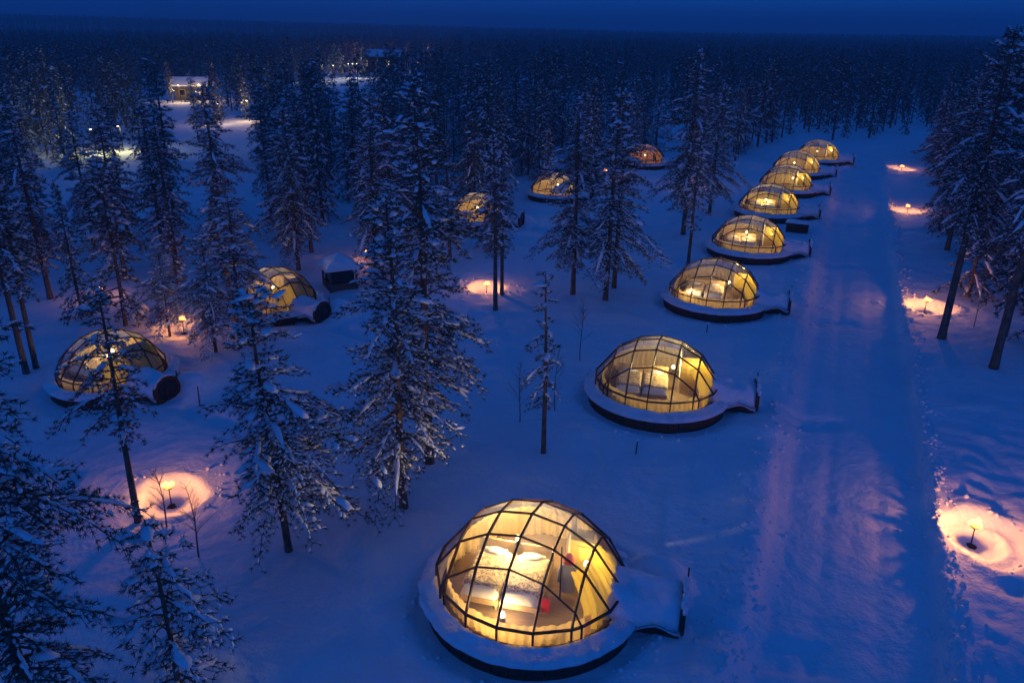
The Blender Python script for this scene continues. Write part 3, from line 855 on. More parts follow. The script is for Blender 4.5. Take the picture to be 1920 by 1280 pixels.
def tree_meshes(name, seed, H, cb, rmax, kind='pine', detail=2, snow=.6, sparse=1.0, big=0.0):
    """returns trunk, crown, snow meshes. detail 2 near, 1 middle, 0 far. cb = height where crown starts"""
    r_ = np.random.default_rng(seed)
    lean = r_.normal(size=2) * .012
    ph = r_.random(2) * 6
    def axis_pt(z):
        z = np.asarray(z, float)
        return np.stack([lean[0] * z + .05 * np.sin(z * .55 + ph[0]) * (z / H), lean[1] * z + .05 * np.sin(z * .6 + ph[1]) * (z / H), z], -1)
    m = [6, 9, 14][detail]
    zt = np.linspace(-.4, H, m)
    tr = (.020 * H * .62) * (1 - np.clip(zt, 0, H) / H) ** .8 + .015
    tr[0] *= 1.25
    tr = np.maximum(tr * (0.8 if kind == 'spruce' else 1), .012)
    TV, TF = tubes([axis_pt(zt)], [tr], [4, 6, 9][detail])
    paths, rads, TP_, TD_, SP_, SD_, SR_ = [], [], [], [], [], [], []
    z = cb; step = [.34, .13, .075][detail] / sparse
    az = r_.random() * 6
    lump_dir = r_.random(4) * 6.28
    while z < H - .15:
        t = (z - cb) / (H - cb)
        if kind == 'pine':
            prof = min(1, (t / .16 + .25)) ** .7 * (1 - t) ** .62
            prof *= 1 + .28 * math.sin(z * 1.7 + lump_dir[0]) + .12 * math.sin(z * 4.1 + lump_dir[1])
        elif kind == 'spruce':
            prof = (1 - t) ** .85 * min(1, t / .05 + .6); prof *= 1 + .14 * math.sin(z * 3.0 + lump_dir[0])
        else:
            prof = math.sin(math.pi * min(1, t * .9 + .1)) ** .6 * (1 - t * .3)
        az += 2.4 + r_.normal() * .35
        Ln = rmax * prof * (.65 + .5 * r_.random()) + .12
        if r_.random() < .10: Ln *= 1.25
        Ln *= 1 + .22 * math.sin(az + lump_dir[2])
        up = -.10 + .60 * t + r_.normal() * .24 if kind == 'pine' else -.28 + .4 * t + r_.normal() * .08
        droop = .42 * (1 - t * .6) + .30 * r_.random()
        s = np.linspace(0, 1, 5 if detail == 2 else 3)
        cv = r_.normal() * .15
        dirx = np.cos(az + cv * s); diry = np.sin(az + cv * s)
        base = axis_pt(z)
        P = base + np.stack([dirx * Ln * s, diry * Ln * s, Ln * (up * s - droop * s * s)], 1)
        if detail >= 1:
            paths.append(P); rads.append((.010 + .014 * Ln) * (1 - .8 * s) + .004)
        # foliage along the branch and its side shoots
        ds = [.50, .30, .15][detail]
        npt = max(2, int(Ln / ds))
        for q in range(npt):
            f = (q + .6 + .3 * r_.random()) / npt
            if f < .18 and Ln > .7: continue
            f = min(f, 1.0)
            c = np.array([np.interp(f, s, P[:, 0]), np.interp(f, s, P[:, 1]), np.interp(f, s, P[:, 2])]) + r_.normal(size=3) * [.03, .03, .07]
            d = P[-1] - P[0]; d = d / np.linalg.norm(d)
            sd = np.array([-d[1], d[0], 0])
            TP_.append(c); TD_.append(d)
            if r_.random() < snow * 1.45: SP_.append(c + [0, 0, .05]); SD_.append(d); SR_.append(1.0)
            w = Ln * .31 * (1 - f * .55)
            if detail == 0: continue
            for sg in (-1, 1):
                if r_.random() < .12: continue
                ns = max(1, int(w / (ds * 1.15))); last_ = None
                for u in range(ns):
                    g_ = (u + .7 + .4 * r_.random()) / ns * w
                    pp = c + sd * sg * g_ + d * g_ * .55 + np.array([0, 0, -.30 * g_ * (1 - .4 * t) + r_.normal() * .03])
                    TP_.append(pp); TD_.append(sd * sg * .7 + d * .6); last_ = pp
                    if r_.random() < snow * 1.3: SP_.append(pp + [0, 0, .045]); SD_.append(sd * sg + d * .7); SR_.append(.85)
                if last_ is not None: paths.append(np.stack([c, last_])); rads.append(np.array([.012, .006]) * (2 if detail == 1 else 1))
        z += step * (.6 + .8 * r_.random()) * (1.0 if kind != 'pine' else (1 + .5 * max(0, math.sin(z * 2.2 + lump_dir[3]))))
    TP_ = np.array(TP_); TD_ = np.array(TD_)
    snow = min(snow * 1.5, 1)
    if detail == 2: NV, NF = tufts(TP_, TD_, .145, .0125, 13, r_)
    elif detail == 1: NV, NF = tufts(TP_, TD_, .26, .030, 8, r_)
    else: NV, NF = tufts(TP_, TD_, .62, .12, 7, r_)
    SP_ = np.array(SP_); SD_ = np.array(SD_); SR_ = np.array(SR_)
    sz = [.16, .080, .050][detail]
    rad = sz * SR_ * (.5 + 1.0 * r_.random(len(SP_)) ** 1.6)
    if big > 0:
        bigm = r_.random(len(SP_)) < big * .8
        rad[bigm] *= 3.2
    if detail >= 1:
        # boughs loaded along their length
        rp, rr = [], []
        for P in paths:
            if len(P) < 3 or r_.random() > (.30 if detail == 1 else .42) + snow * .45: continue
            a_, b_ = .25 + .3 * r_.random(), .7 + .3 * r_.random()
            q = np.linspace(a_, b_, 5); sP = np.linspace(0, 1, len(P))
            c = np.stack([np.interp(q, sP, P[:, k]) for k in range(3)], 1) + r_.normal(size=(5, 3)) * .015
            c[:, 2] += .045
            w_ = (.035 + .05 * r_.random()) * (1.5 if detail == 1 else 1)
            rp.append(c); rr.append(w_ * np.array([.25, 1, .75 + .5 * r_.random(), 1, .2]))
        RVt, RFt = tubes(rp, rr, 5)
    SV, SF = lumps(SP_, SD_, rad, r_, ICO1 if detail == 2 else (OCT_V, OCT_F), .62)
    if detail >= 1:
        # dead twigs under the crown
        for k in range(int(cb * (2.2 if detail == 2 else 1))):
            zz = cb * (.45 + .55 * r_.random()); a = r_.random() * 6.28; l_ = .2 + .6 * r_.random()
            b0 = axis_pt(zz); s = np.linspace(0, 1, 3)
            paths.append(b0 + np.stack([np.cos(a) * l_ * s, np.sin(a) * l_ * s, -.2 * l_ * s], 1)); rads.append(.012 * (1 - .8 * s))
        BV, BF = tubes(paths, rads, 3)
        cv_ = np.concatenate([BV, NV]); crown = mesh_np(name + '_crown', cv_, [BF, NF + len(BV)], [M_BARK, M_NEEDLE], [0, 1], [True, False])
    else:
        crown = mesh_np(name + '_crown', NV, [NF], [M_NEEDLE], None, [False])
    trunk = mesh_np(name + '_trunk', TV, [TF], [M_BARK])
    snowm = mesh_np(name + '_snow', np.concatenate([SV, RVt]), [SF, RFt + len(SV)], [M_SNOWT]) if detail >= 1 else None
    if detail == 0:
        V = np.concatenate([TV, NV, SV])
        return mesh_np(name, V, [TF, NF + len(TV), SF + len(TV) + len(NV)], [M_BARK, M_NEEDLE, M_SNOWT], [0, 1, 2], [True, False, True])
    return trunk, crown, snowm

def tree(name, meshes, x, y, label, cat='tree', group=None, scale=1.0, rz=0.0, z=None):
    z = gz(x, y) if z is None else z
    if not isinstance(meshes, tuple):
        t = link(name, meshes, None, label=label, category=cat, group=group)
        t.location = (x, y, z); t.rotation_euler = (0, 0, rz); t.scale = (scale,) * 3
        return t
    t = empty(name, (x, y, z), rz, label=label, category=cat, group=group); t.scale = (scale,) * 3
    link('trunk', meshes[0], t); link('crown', meshes[1], t)
    if meshes[2] is not None: link('snow_load', meshes[2], t, kind='stuff')
    return t

N1 = tree_meshes('tall_pine', 11, 13.0, 2.2, 2.1, 'pine', 2, .55, 1.0, .02)
N2 = tree_meshes('pine_b', 12, 11.0, 1.9, 2.0, 'pine', 2, .70, 1.0, .04)
N3 = tree_meshes('laden_pine', 13, 9.0, 1.8, 2.3, 'pine', 2, .9, 1.0, .06)
N4 = tree_meshes('slim_pine', 14, 9.5, 3.8, 1.35, 'pine', 2, .45, .75, .02)
N5 = tree_meshes('sapling', 15, 5.2, .5, 1.25, 'pine', 2, .85, .9, .06)
N6 = tree_meshes('wispy_pine', 16, 8.3, 2.4, .75, 'pine', 2, .55, .5, .03)
N7 = tree_meshes('wide_pine', 17, 12.5, 2.8, 2.7, 'pine', 2, .48, .85, .02)

N8 = tree_meshes('high_pine', 18, 15.0, 6.2, 2.3, 'pine', 2, .42, .85, .02)

# (meshes, base pixel, wanted height, label)
HERO = [
    (N1, (805, 866), 13.6, 13.0, 'tall dense dark pine, rear one of the two overlapping central pines'),
    (N2, (757, 950), 10.6, 11.0, 'snow speckled pine, front one of the two overlapping central pines with bare lower trunk'),
    (N3, (541, 1028), 8.6, 9.0, 'heavily snow laden pine with big white clumps in front of the hidden igloo'),
    (N4, (259, 975), 8.2, 9.5, 'thin leaning pine with long bare trunk in front of the left igloo'),
    (N7, (85, 1420), 11.0, 12.5, 'big broad pine filling the lower left corner of the photo'),
    (N5, (346, 1345), 5.4, 5.2, 'young snow clad pine below the left torch pit'),
    (N6, (1019, 848), 7.2, 8.3, 'wispy narrow pine standing alone left of the second igloo'),
    (N1, (1074, 552), 11.8, 13.0, 'pine at the left of the central group beside the gold lit igloo'),
    (N2, (1135, 562), 12.2, 11.0, 'snowy pine in the middle of the central group, two trunks close together'),
    (N4, (1151, 540), 11.6, 9.5, 'slim pine at the right of the central group'),
    (N1, (1281, 437), 14.2, 13.0, 'tall pine left of the fourth igloo with red torch glow in its crown'),
    (N6, (1290, 498), 9.0, 8.3, 'slender bare stemmed pine rising directly behind the third igloo'),
    (N8, (1765, 634), 15.6, 15.0, 'slanting tall dark pine by the second torch right of the road'),
    (N8, (1862, 692), 15.4, 15.0, 'dark pine with thick bare trunk at the right edge of the photo'),
    (N4, (929, 585), 9.8, 9.5, 'slim pine left of the torch behind the central pines'),
    (N6, (941, 556), 9.0, 8.3, 'narrow pine next to the slim pine by the rear torch'),
    (N3, (318, 625), 5.0, 9.0, 'small pine lit orange from behind by a hidden torch'),
    (N4, (50, 700), 10.5, 9.5, 'tall straight trunked pine left of the left igloo'),
    (N4, (68, 690), 9.5, 9.5, 'second straight pine just right of the tall one by the left igloo'),
    (N7, (-120, 1010), 10.5, 12.5, 'dark pine cut off by the left edge of the photo'),
    (N2, (1330, 400), 11.0, 11.0, 'pine with a drooping white snowy bough left of the fifth igloo'),
    (N3, (450, 640), 7.5, 9.0, 'bushy snow laden pine left of the hidden igloo'),
    (N1, (1775, 470), 13.5, 13.0, 'dense dark pine right of the third roadside torch'),
    (N7, (1905, 560), 16.0, 12.5, 'tallest dark pine reaching above the skyline at upper right'),
    (N2, (178, 470), 9.5, 11.0, 'pine standing in the clearing just below the nearer lit snow patch'),
    (N1, (95, 560), 12.0, 13.0, 'tall dark pine behind the left igloo, left of the lit small pine'),
    (N7, (235, 520), 10.5, 12.5, 'broad pine behind the small orange lit pine'),
    (N1, (432, 560), 12.0, 13.0, 'tall dark pine behind the igloo beside the hut'),
    (N2, (560, 505), 10.5, 11.0, 'pine behind the hut and its neighbouring igloo, left of the hut'),
    (N2, (705, 520), 11.5, 11.0, 'pine right of the hut, left behind the tall central pines'),
    (N1, (372, 262), 9.0, 13.0, 'dark pine between the far cabin and the middle lit snow patch'),
    (N3, (405, 660), 6.0, 9.0, 'low broad snowy pine between the lit small pine and the hidden igloo'),
]
hero_xy = []
for k, (ms, px, hw, hm, lab) in enumerate(HERO):
    x, y = ground_at(*px); hero_xy.append((x, y))
    tree('pine_tree', ms, x, y, lab, 'pine tree', None, hw / hm, rz=k * 2.1 + .6)

# middle distance pines
MID = [tree_meshes('mid_pine_%d' % k, 30 + k, H, cb, rm, kd, 1, sn, 1.0, .02) for k, (H, cb, rm, kd, sn) in enumerate([
    (12, 1.8, 2.1, 'pine', .46), (10.5, 1.2, 2.2, 'pine', .56), (13, 3.0, 1.9, 'pine', .38), (11, .5, 1.7, 'spruce', .42), (9, .7, 1.9, 'pine', .65), (12.5, .8, 1.6, 'spruce', .34)])]
FAR = [tree_meshes('far_pine_%d' % k, 50 + k, H, cb, rm, kd, 0, sn, 1.0, 0) for k, (H, cb, rm, kd, sn) in enumerate([
    (11.5, 1.6, 1.9, 'pine', .45), (10, .5, 1.5, 'spruce', .42), (12.5, 2.2, 2.0, 'pine', .38)])]

def poly_world(px): return [ground_at(*p) for p in px]
def inside(poly, x, y):
    c = False; n = len(poly)
    for i in range(n):
        x1, y1 = poly[i]; x2, y2 = poly[(i + 1) % n]
        if (y1 > y) != (y2 > y) and x < (x2 - x1) * (y - y1) / (y2 - y1) + x1: c = not c
    return c
CLEAR = [poly_world(p) for p in [
    [(-300, 1500), (-300, 1100), (0, 800), (90, 790), (360, 780), (400, 680), (560, 640), (640, 560), (700, 620), (860, 640), (870, 560), (960, 500), (985, 400), (1150, 395), (1190, 480), (1240, 400), (1330, 345), (1400, 300), (1470, 262),
     (1725, 262), (1745, 330), (1755, 420), (1770, 520), (1880, 640), (2000, 760), (2300, 1000), (2500, 1500)],
    [(130, 262), (250, 255), (300, 400), (140, 430)],
    [(30, 310), (110, 300), (130, 460), (30, 480)],
    [(270, 190), (345, 196), (380, 300), (280, 320)],
    [(322, 200), (392, 190), (392, 400), (330, 420)],
    [(395, 236), (500, 226), (495, 430), (425, 460)],
    [(1165, 312), (1270, 312), (1265, 440), (1165, 470)],
    [(570, 158), (692, 152), (690, 200), (660, 280), (615, 270), (600, 190)],
    [(680, 150), (775, 140), (775, 175), (690, 185)],
    [(120, 440), (190, 430), (200, 560), (120, 560)],
    [(340, 200), (400, 190), (405, 225), (350, 228)],
]]
AVOID = [(x, y, 5.0) for x, y, a in ROW + LEFT] + [(x, y, 2.6) for x, y in TORCH] + [(x, y, 2.2) for x, y in hero_xy] + [(*ground_at(640, 540), 4.2)]
def ok(x, y):
    if any(inside(c, x, y) for c in CLEAR): return False
    return all((x - a) ** 2 + (y - b) ** 2 > r * r for a, b, r in AVOID)
pts = []
def scatter(y0, y1, spacing, seed, dens=lambda x, y: 1.0, xr=None):
    r2 = np.random.default_rng(seed)
    yy = y0
    while yy < y1:
        hw = yy * .76 + 14
        xx = -hw
        while xx < hw:
            x = xx + (r2.random() - .5) * spacing * .95; y = yy + (r2.random() - .5) * spacing * .95
            if r2.random() < dens(x, y) and ok(x, y): pts.append((x, y, r2.random(), r2.random(), r2.random()))
            xx += spacing
        yy += spacing
def dens_near(x, y):
    n_ = float(vnoise(np.array([x]), np.array([y]), 11, 91)[0]) + .5
    s = road_s(x, y)
    if s > 5: return .95
    if x < -8 and y < 62: return .8
    return .34 + .95 * n_
scatter(20, 120, 3.9, 5, dens_near)
def dens_far(x, y):
    n_ = float(vnoise(np.array([x]), np.array([y]), 26, 92)[0]) + .5
    return .95 if n_ > .38 else .22
scatter(120, 420, 4.4, 6, dens_far)
scatter(420, 1000, 7.0, 8, lambda x, y: .95)
scatter(1000, 2200, 12.0, 9, lambda x, y: .95)
scatter(2200, 3400, 24.0, 10, lambda x, y: .95)
pts.sort(key=lambda p: p[0] ** 2 + p[1] ** 2)
P = np.array(pts)
# keep individuals that can be in the picture
def visible(p):
    a = to_px(p[0], p[1], 0); b = to_px(p[0], p[1], 12)
    return -60 < a[0] < 1990 or -60 < b[0] < 1990
indiv, rest = [], []
for p in pts:
    if p[1] < 260 and not visible(p): continue
    (indiv if len(indiv) < 272 else rest).append(p)
def zone(x, y):
    s = road_s(x, y); d = math.hypot(x, y)
    if s > 5 and y < 112: return 'in the dark wood right of the road'
    if y >= 112: return 'in deep forest beyond the last igloos'
    if x < -18 and y < 60: return 'in the wood beyond the left igloo'
    if x < -2 and y < 80: return 'in the wood behind the snow roofed hut'
    if y < 112 and x < -2: return 'in the far left wood below lit patches'
    return 'among the trees behind the central pine group'
KINDS_ = ['tall snow dusted pine', 'bushy snow covered pine', 'high crowned dark pine', 'narrow conical spruce', 'short snow laden pine', 'slim dark spruce']
NEAR_NAMES = ['the nearest igloo', 'the second igloo', 'the third igloo', 'the fourth igloo', 'the fifth igloo', 'the sixth igloo', 'the seventh igloo', 'the farthest igloo',
              'the left igloo', 'the igloo beside the hut', 'the igloo behind central pines', 'the half hidden igloo', 'the distant orange igloo']
MARKS = [(x, y, n) for (x, y, a), n in zip(ROW + LEFT, NEAR_NAMES)] + [(*ground_at(640, 540), 'the snow roofed hut')] + [(x, y, n) for (x, y), n in zip(TORCH, [
    'the nearest roadside torch', 'the second roadside torch', 'the third roadside torch', 'the farthest roadside torch', 'the left torch pit', 'the torch behind central pines',
    'the red torch left of the row', 'the faint central torch', 'the torch by the hut', 'the orange lit small pine', 'the dim torch at far left'])]
plan = []
for p in indiv:
    x, y, a, b, c = p
    d = math.hypot(x, y)
    zn = zone(x, y)
    near_ = d < 125
    k = int(a * 6) if near_ else int(a * 3)
    kd = KINDS_[k] if near_ else ['broad far pine', 'small conical far spruce', 'tall open far pine'][k]
    mx_, my_, mn = min(MARKS, key=lambda m: math.hypot(m[0] - x, m[1] - y))
    md_ = math.hypot(mx_ - x, my_ - y)
    if md_ < 17:
        u, v = x - mx_, y - my_
        rel = 'just behind ' if v > abs(u) else ('just in front of ' if -v > abs(u) else ('right of ' if u > 0 else 'left of '))
        if md_ > 9: rel = rel.replace('just ', 'well ') if 'just' in rel else 'well ' + rel
        where = rel + mn
    else: where = zn
    plan.append((p, near_, k, kd, where, zn))
lab_of = {}
for q in plan: lab_of.setdefault(q[3] + ' ' + q[4], []).append(q)
final = {}
for lab, qs in lab_of.items():
    qs.sort(key=lambda q: to_px(q[0][0], q[0][1], 0)[0])
    names = {2: ['left of two: ', 'right of two: '], 3: ['left of three: ', 'middle of three: ', 'right of three: '],
             4: ['leftmost of four: ', 'second of four: ', 'third of four: ', 'rightmost of four: ']}.get(len(qs), [''] * len(qs))
    for n_, q in zip(names, qs): final[id(q)] = n_ + lab if len((n_ + lab).split()) <= 16 else (n_ + lab).replace('well in front of ', 'well before ').replace('the igloo behind central pines', 'the igloo behind the pines').replace('of three', '').replace('of four', '')
for q in plan:
    (x, y, a, b, c), near_, k, kd, where, zn = q
    sc_ = .55 + .52 * b
    if road_s(x, y) > 5 and y < 100: sc_ *= 1.28
    if y > 120: sc_ *= .86
    spruce = (k in (3, 5)) if near_ else k == 1
    tree('spruce_tree' if spruce else 'pine_tree', (MID if near_ else FAR)[k], x, y, final[id(q)], 'spruce tree' if spruce else 'pine tree', 'trees ' + zn + ', ' + kd, sc_, c * 6.28)

# the rest of the forest is one mass
RP = np.array(rest)
RZ = ground_z(RP[:, 0], RP[:, 1])
me = bpy.data.meshes.new('distant_forest')
me.vertices.add(len(RP)); me.vertices.foreach_set('co', np.stack([RP[:, 0], RP[:, 1], RZ], 1).astype(np.float32).ravel())
def add_attr(nm, ty, arr):
    a = me.attributes.new(nm, ty, 'POINT'); a.data.foreach_set('value', arr)
add_attr('pick', 'INT', (RP[:, 2] * 3).astype(np.int32))
add_attr('size', 'FLOAT', (.46 + .52 * RP[:, 3]).astype(np.float32) * np.where(RP[:, 1] > 1000, 1.25, 1).astype(np.float32))
add_attr('turn', 'FLOAT', (RP[:, 4] * 6.28).astype(np.float32))
forest = link('distant_forest', me, None, kind='stuff', label='snow dusted conifer forest reaching to the horizon')
gn = bpy.data.node_groups.new('forest_scatter', 'GeometryNodeTree')
gn.interface.new_socket('Geometry', in_out='INPUT', socket_type='NodeSocketGeometry')
gn.interface.new_socket('Geometry', in_out='OUTPUT', socket_type='NodeSocketGeometry')
gi = gn.nodes.new('NodeGroupInput'); go = gn.nodes.new('NodeGroupOutput'); jn = gn.nodes.new('GeometryNodeJoinGeometry')
def named(nm, ty):
    n = gn.nodes.new('GeometryNodeInputNamedAttribute'); n.data_type = ty; n.inputs[0].default_value = nm; return n
pk, szn, tn = named('pick', 'INT'), named('size', 'FLOAT'), named('turn', 'FLOAT')
cx = gn.nodes.new('ShaderNodeCombineXYZ'); gn.links.new(tn.outputs[0], cx.inputs[2])
far_objs = {}
for o in bpy.data.objects:
    if o.type == 'MESH' and o.data in FAR and o.data.name not in far_objs: far_objs[o.data.name] = o
for k in range(3):
    oi = gn.nodes.new('GeometryNodeObjectInfo'); oi.transform_space = 'ORIGINAL'; oi.inputs[0].default_value = far_objs[FAR[k].name]
    oi.inputs[1].default_value = True
    ip = gn.nodes.new('GeometryNodeInstanceOnPoints')
    cmp_ = gn.nodes.new('FunctionNodeCompare'); cmp_.data_type = 'INT'; cmp_.operation = 'EQUAL'; cmp_.inputs[3].default_value = k
    gn.links.new(pk.outputs[0], cmp_.inputs[2])
    gn.links.new(gi.outputs[0], ip.inputs['Points']); gn.links.new(cmp_.outputs[0], ip.inputs['Selection'])
    gn.links.new(oi.outputs['Geometry'], ip.inputs['Instance']); gn.links.new(cx.outputs[0], ip.inputs['Rotation']); gn.links.new(szn.outputs[0], ip.inputs['Scale'])
    gn.links.new(ip.outputs[0], jn.inputs[0])
gn.links.new(jn.outputs[0], go.inputs[0])
md = forest.modifiers.new('scatter', 'NODES'); md.node_group = gn

# bare saplings
def bare_sapling(x, y, H, seed, label, snowy=False):
    r_ = np.random.default_rng(seed)
    paths, rads = [], []
    t = empty('bare_sapling', (x, y, gz(x, y)), 0, label=label, category='sapling')
    z = np.linspace(-.1, H, 8)
    stem = np.stack([.05 * np.sin(z * 1.3 + seed) * z / H * 2, .05 * np.cos(z * 1.1) * z / H * 2, z], 1)
    V, Q = tubes([stem], [np.linspace(.028, .006, 8)], 6); link('stem', mesh_np('stem', V, [Q], [M_BARK]), t)
    for k in range(22):
        zz = H * (.25 + .75 * r_.random()); a = r_.random() * 6.28; l_ = (H - zz) * .45 + .25
        s = np.linspace(0, 1, 4)
        b0 = np.array([np.interp(zz, z, stem[:, 0]), np.interp(zz, z, stem[:, 1]), zz])
        br = b0 + np.stack([np.cos(a) * l_ * s * .55, np.sin(a) * l_ * s * .55, l_ * s * (.8 - .2 * s)], 1)
        paths.append(br); rads.append(.009 * (1 - .75 * s))
        for q in range(2):
            f = .4 + .4 * r_.random(); c = br[0] + (br[-1] - br[0]) * f; a2 = a + r_.normal() * .9; l2 = l_ * .4
            paths.append(c + np.stack([np.cos(a2) * l2 * s * .6, np.sin(a2) * l2 * s * .6, l2 * s * .7], 1)); rads.append(.005 * (1 - .7 * s))
    V, Q = tubes(paths, rads, 3); link('twigs', mesh_np('twigs', V, [Q], [M_BARK]), t, kind='stuff')
for k, (px, H, lab) in enumerate([((1087, 672), 3.2, 'bare thin sapling left of the second igloo near the pink lit snow'),
                                  ((372, 1040), 2.6, 'bare leaning sapling at the lower edge of the left torch pit'),
                                  ((312, 985), 2.2, 'bare sapling standing in front of the left fire torch'),
                                  ((1826, 612), 3.6, 'small bare birch between the two thick trunks right of the road'),
                                  ((975, 790), 2.8, 'faint bare sapling left of the wispy narrow pine'),
                                  ((1040, 770), 2.8, 'faint bare sapling right of the wispy narrow pine')]):
    bare_sapling(*ground_at(*px), H, 200 + k, lab)

# marker sticks
for k, (px, H, lab) in enumerate([((1192, 850), .62, 'short marker stick in the snow in front of the second igloo'),
                                  ((1325, 622), .55, 'short marker stick in the snow in front of the third igloo'),
                                  ((374, 757), 1.0, 'thin marker stick right of the left igloo round door')]):
    x, y = ground_at(*px); t = empty('marker_stick', (x, y, gz(x, y) - .05), .3 * k, label=lab, category='stick', group='marker sticks in the snow')
    b = MB(); b.tube([(0, 0, 0), (.03, .01, H)], [.03, .025], 7); b.obj('stick', M_DARKWOOD, t)
    b = MB(); b.lathe([(.045, H - .02), (.05, H + .02), (.02, H + .06), (0, H + .065)], 9); s_ = b.obj('snow_cap', M_SNOWT, t, smooth_=True); s_.location = (.03, .01, 0)

# clods of snow thrown up along the road banks, pits and paths
r_ = np.random.default_rng(77)
cp = []
for k in range(2600):
    t_ = 12 + 80 * r_.random() ** 1.6; side = r_.random()
    s_ = (4.75 + r_.normal() * .28) if side < .6 else (-.9 + r_.normal() * .5)
    cp.append((t_ * E_ROW[0] + s_ * N_ROW[0], t_ * E_ROW[1] + s_ * N_ROW[1]))
for i_, (tx, ty) in enumerate(TORCH[:6]):
    for k in range(60):
        a = r_.random() * 6.283; q = 1.55 + abs(r_.normal()) * .5; cp.append((tx + q * math.cos(a), ty + q * math.sin(a)))
for (cx_, cy_, a_) in (ROW + LEFT)[:5]:
    for k in range(70):
        a = r_.random() * 6.283; q = 3.25 + abs(r_.normal()) * .4; cp.append((cx_ + q * math.cos(a), cy_ + q * math.sin(a)))
cp = np.array(cp); rad = .025 + .085 * r_.random(len(cp)) ** 3
V, Fc = lumps(np.stack([cp[:, 0], cp[:, 1], ground_z(cp[:, 0], cp[:, 1]) + rad * .15], 1), r_.normal(size=(len(cp), 3)) * [1, 1, .1], rad, r_, ICO1, .9, 1.2)
link('snow_clods', mesh_np('snow_clods', V, [Fc], [M_SNOW]), None, kind='stuff')

# ------------------------------------------------------------------ hut with hipped snowy roof
x, y = ground_at(640, 552)
x, y = x - .3, y + 1.2
t = empty('hut', (x, y, gz(x, y) - .05), R_(28), label='small square wooden hut with thick snow on its hipped roof', category='hut')
for sx in (-1, 1):
    for sy in (-1, 1):
        b = MB(); b.box(sx * 1.1 - .08, sx * 1.1 + .08, sy * 1.1 - .08, sy * 1.1 + .08, -.2, 1.75); b.obj('corner_post', M_GREYWALL, t)
for k in range(4):
    b = MB(); Mr = Matrix.Rotation(k * math.pi / 2, 4, 'Z')
    for z in range(4): b.box(-1.01, 1.01, -1.14, -1.06, -.1 + z * .185, -.1 + z * .185 + .175, Mr)
    b.obj('low_wall', M_GREYWALL, t)
    b = MB(); b.box(-1.01, 1.01, -1.12, -1.06, 1.58, 1.74, Mr); b.obj('top_rail', M_GREYWALL, t)
b = MB(); b.hull([(-.98, -.98, -.05), (.98, -.98, -.05), (.98, .98, -.05), (-.98, .98, -.05)], [(-.96, -.96, 1.7), (.96, -.96, 1.7), (.96, .96, 1.7), (-.96, .96, 1.7)]); b.obj('dark_glazing', M_DARKGLASS, t)
b = MB(); b.hull([(-1.5, -1.5, 1.74), (1.5, -1.5, 1.74), (1.5, 1.5, 1.74), (-1.5, 1.5, 1.74)], [(-.15, -.15, 2.5), (.15, -.15, 2.5), (.15, .15, 2.5), (-.15, .15, 2.5)]); rf = b.obj('roof', M_DARKWOOD, t)
V = []; n = 26
for j in range(n):
    for i in range(n):
        u, v = -1 + 2 * i / (n - 1), -1 + 2 * j / (n - 1); mm = max(abs(u), abs(v))
        zz = 1.80 + .92 * (1 - mm) ** .9 + .10 * max(0, 1 - mm ** 6) + .05 * float(vnoise(np.array([u + 5]), np.array([v + 5]), .4, 81)[0])
        V.append((u * 1.58, v * 1.58, zz))
Q = [(j * n + i, j * n + i + 1, (j + 1) * n + i + 1, (j + 1) * n + i) for j in range(n - 1) for i in range(n - 1)]
bb = len(V)
edge = [i for i in range(n)] + [j * n + n - 1 for j in range(1, n)] + [(n - 1) * n + i for i in range(n - 2, -1, -1)] + [j * n for j in range(n - 2, 0, -1)]
V += [(V[e][0] * .97, V[e][1] * .97, 1.72) for e in edge]
Q += [(edge[(k + 1) % len(edge)], edge[k], bb + k, bb + (k + 1) % len(edge)) for k in range(len(edge))]
link('roof_snow', mesh_np('roof_snow', np.array(V), [np.array(Q)], [M_SNOW]), rf)

t.scale = (.74, .74, .80)
# dark storage box by the fourth igloo
x, y = ground_at(1494, 433)
t = empty('storage_box', (x, y, gz(x, y)), R_(-24), label='dark wooden storage box with a snowy lid between the fourth and fifth igloos', category='box')
b = MB()
for k in range(4): b.box(-.85, .85, -.42, .42, .02 + k * .17, .02 + k * .17 + .16)
b.obj('box_body', M_DARKWOOD, t)
b = MB(); b.box(-.92, .92, -.5, .5, .70, .77); b.obj('lid', M_DARKWOOD, t)
o = soft_box(-.95, .95, -.53, .53, .77, .95, 10, .04, 83, 'lid_snow', M_SNOW, t, .1)

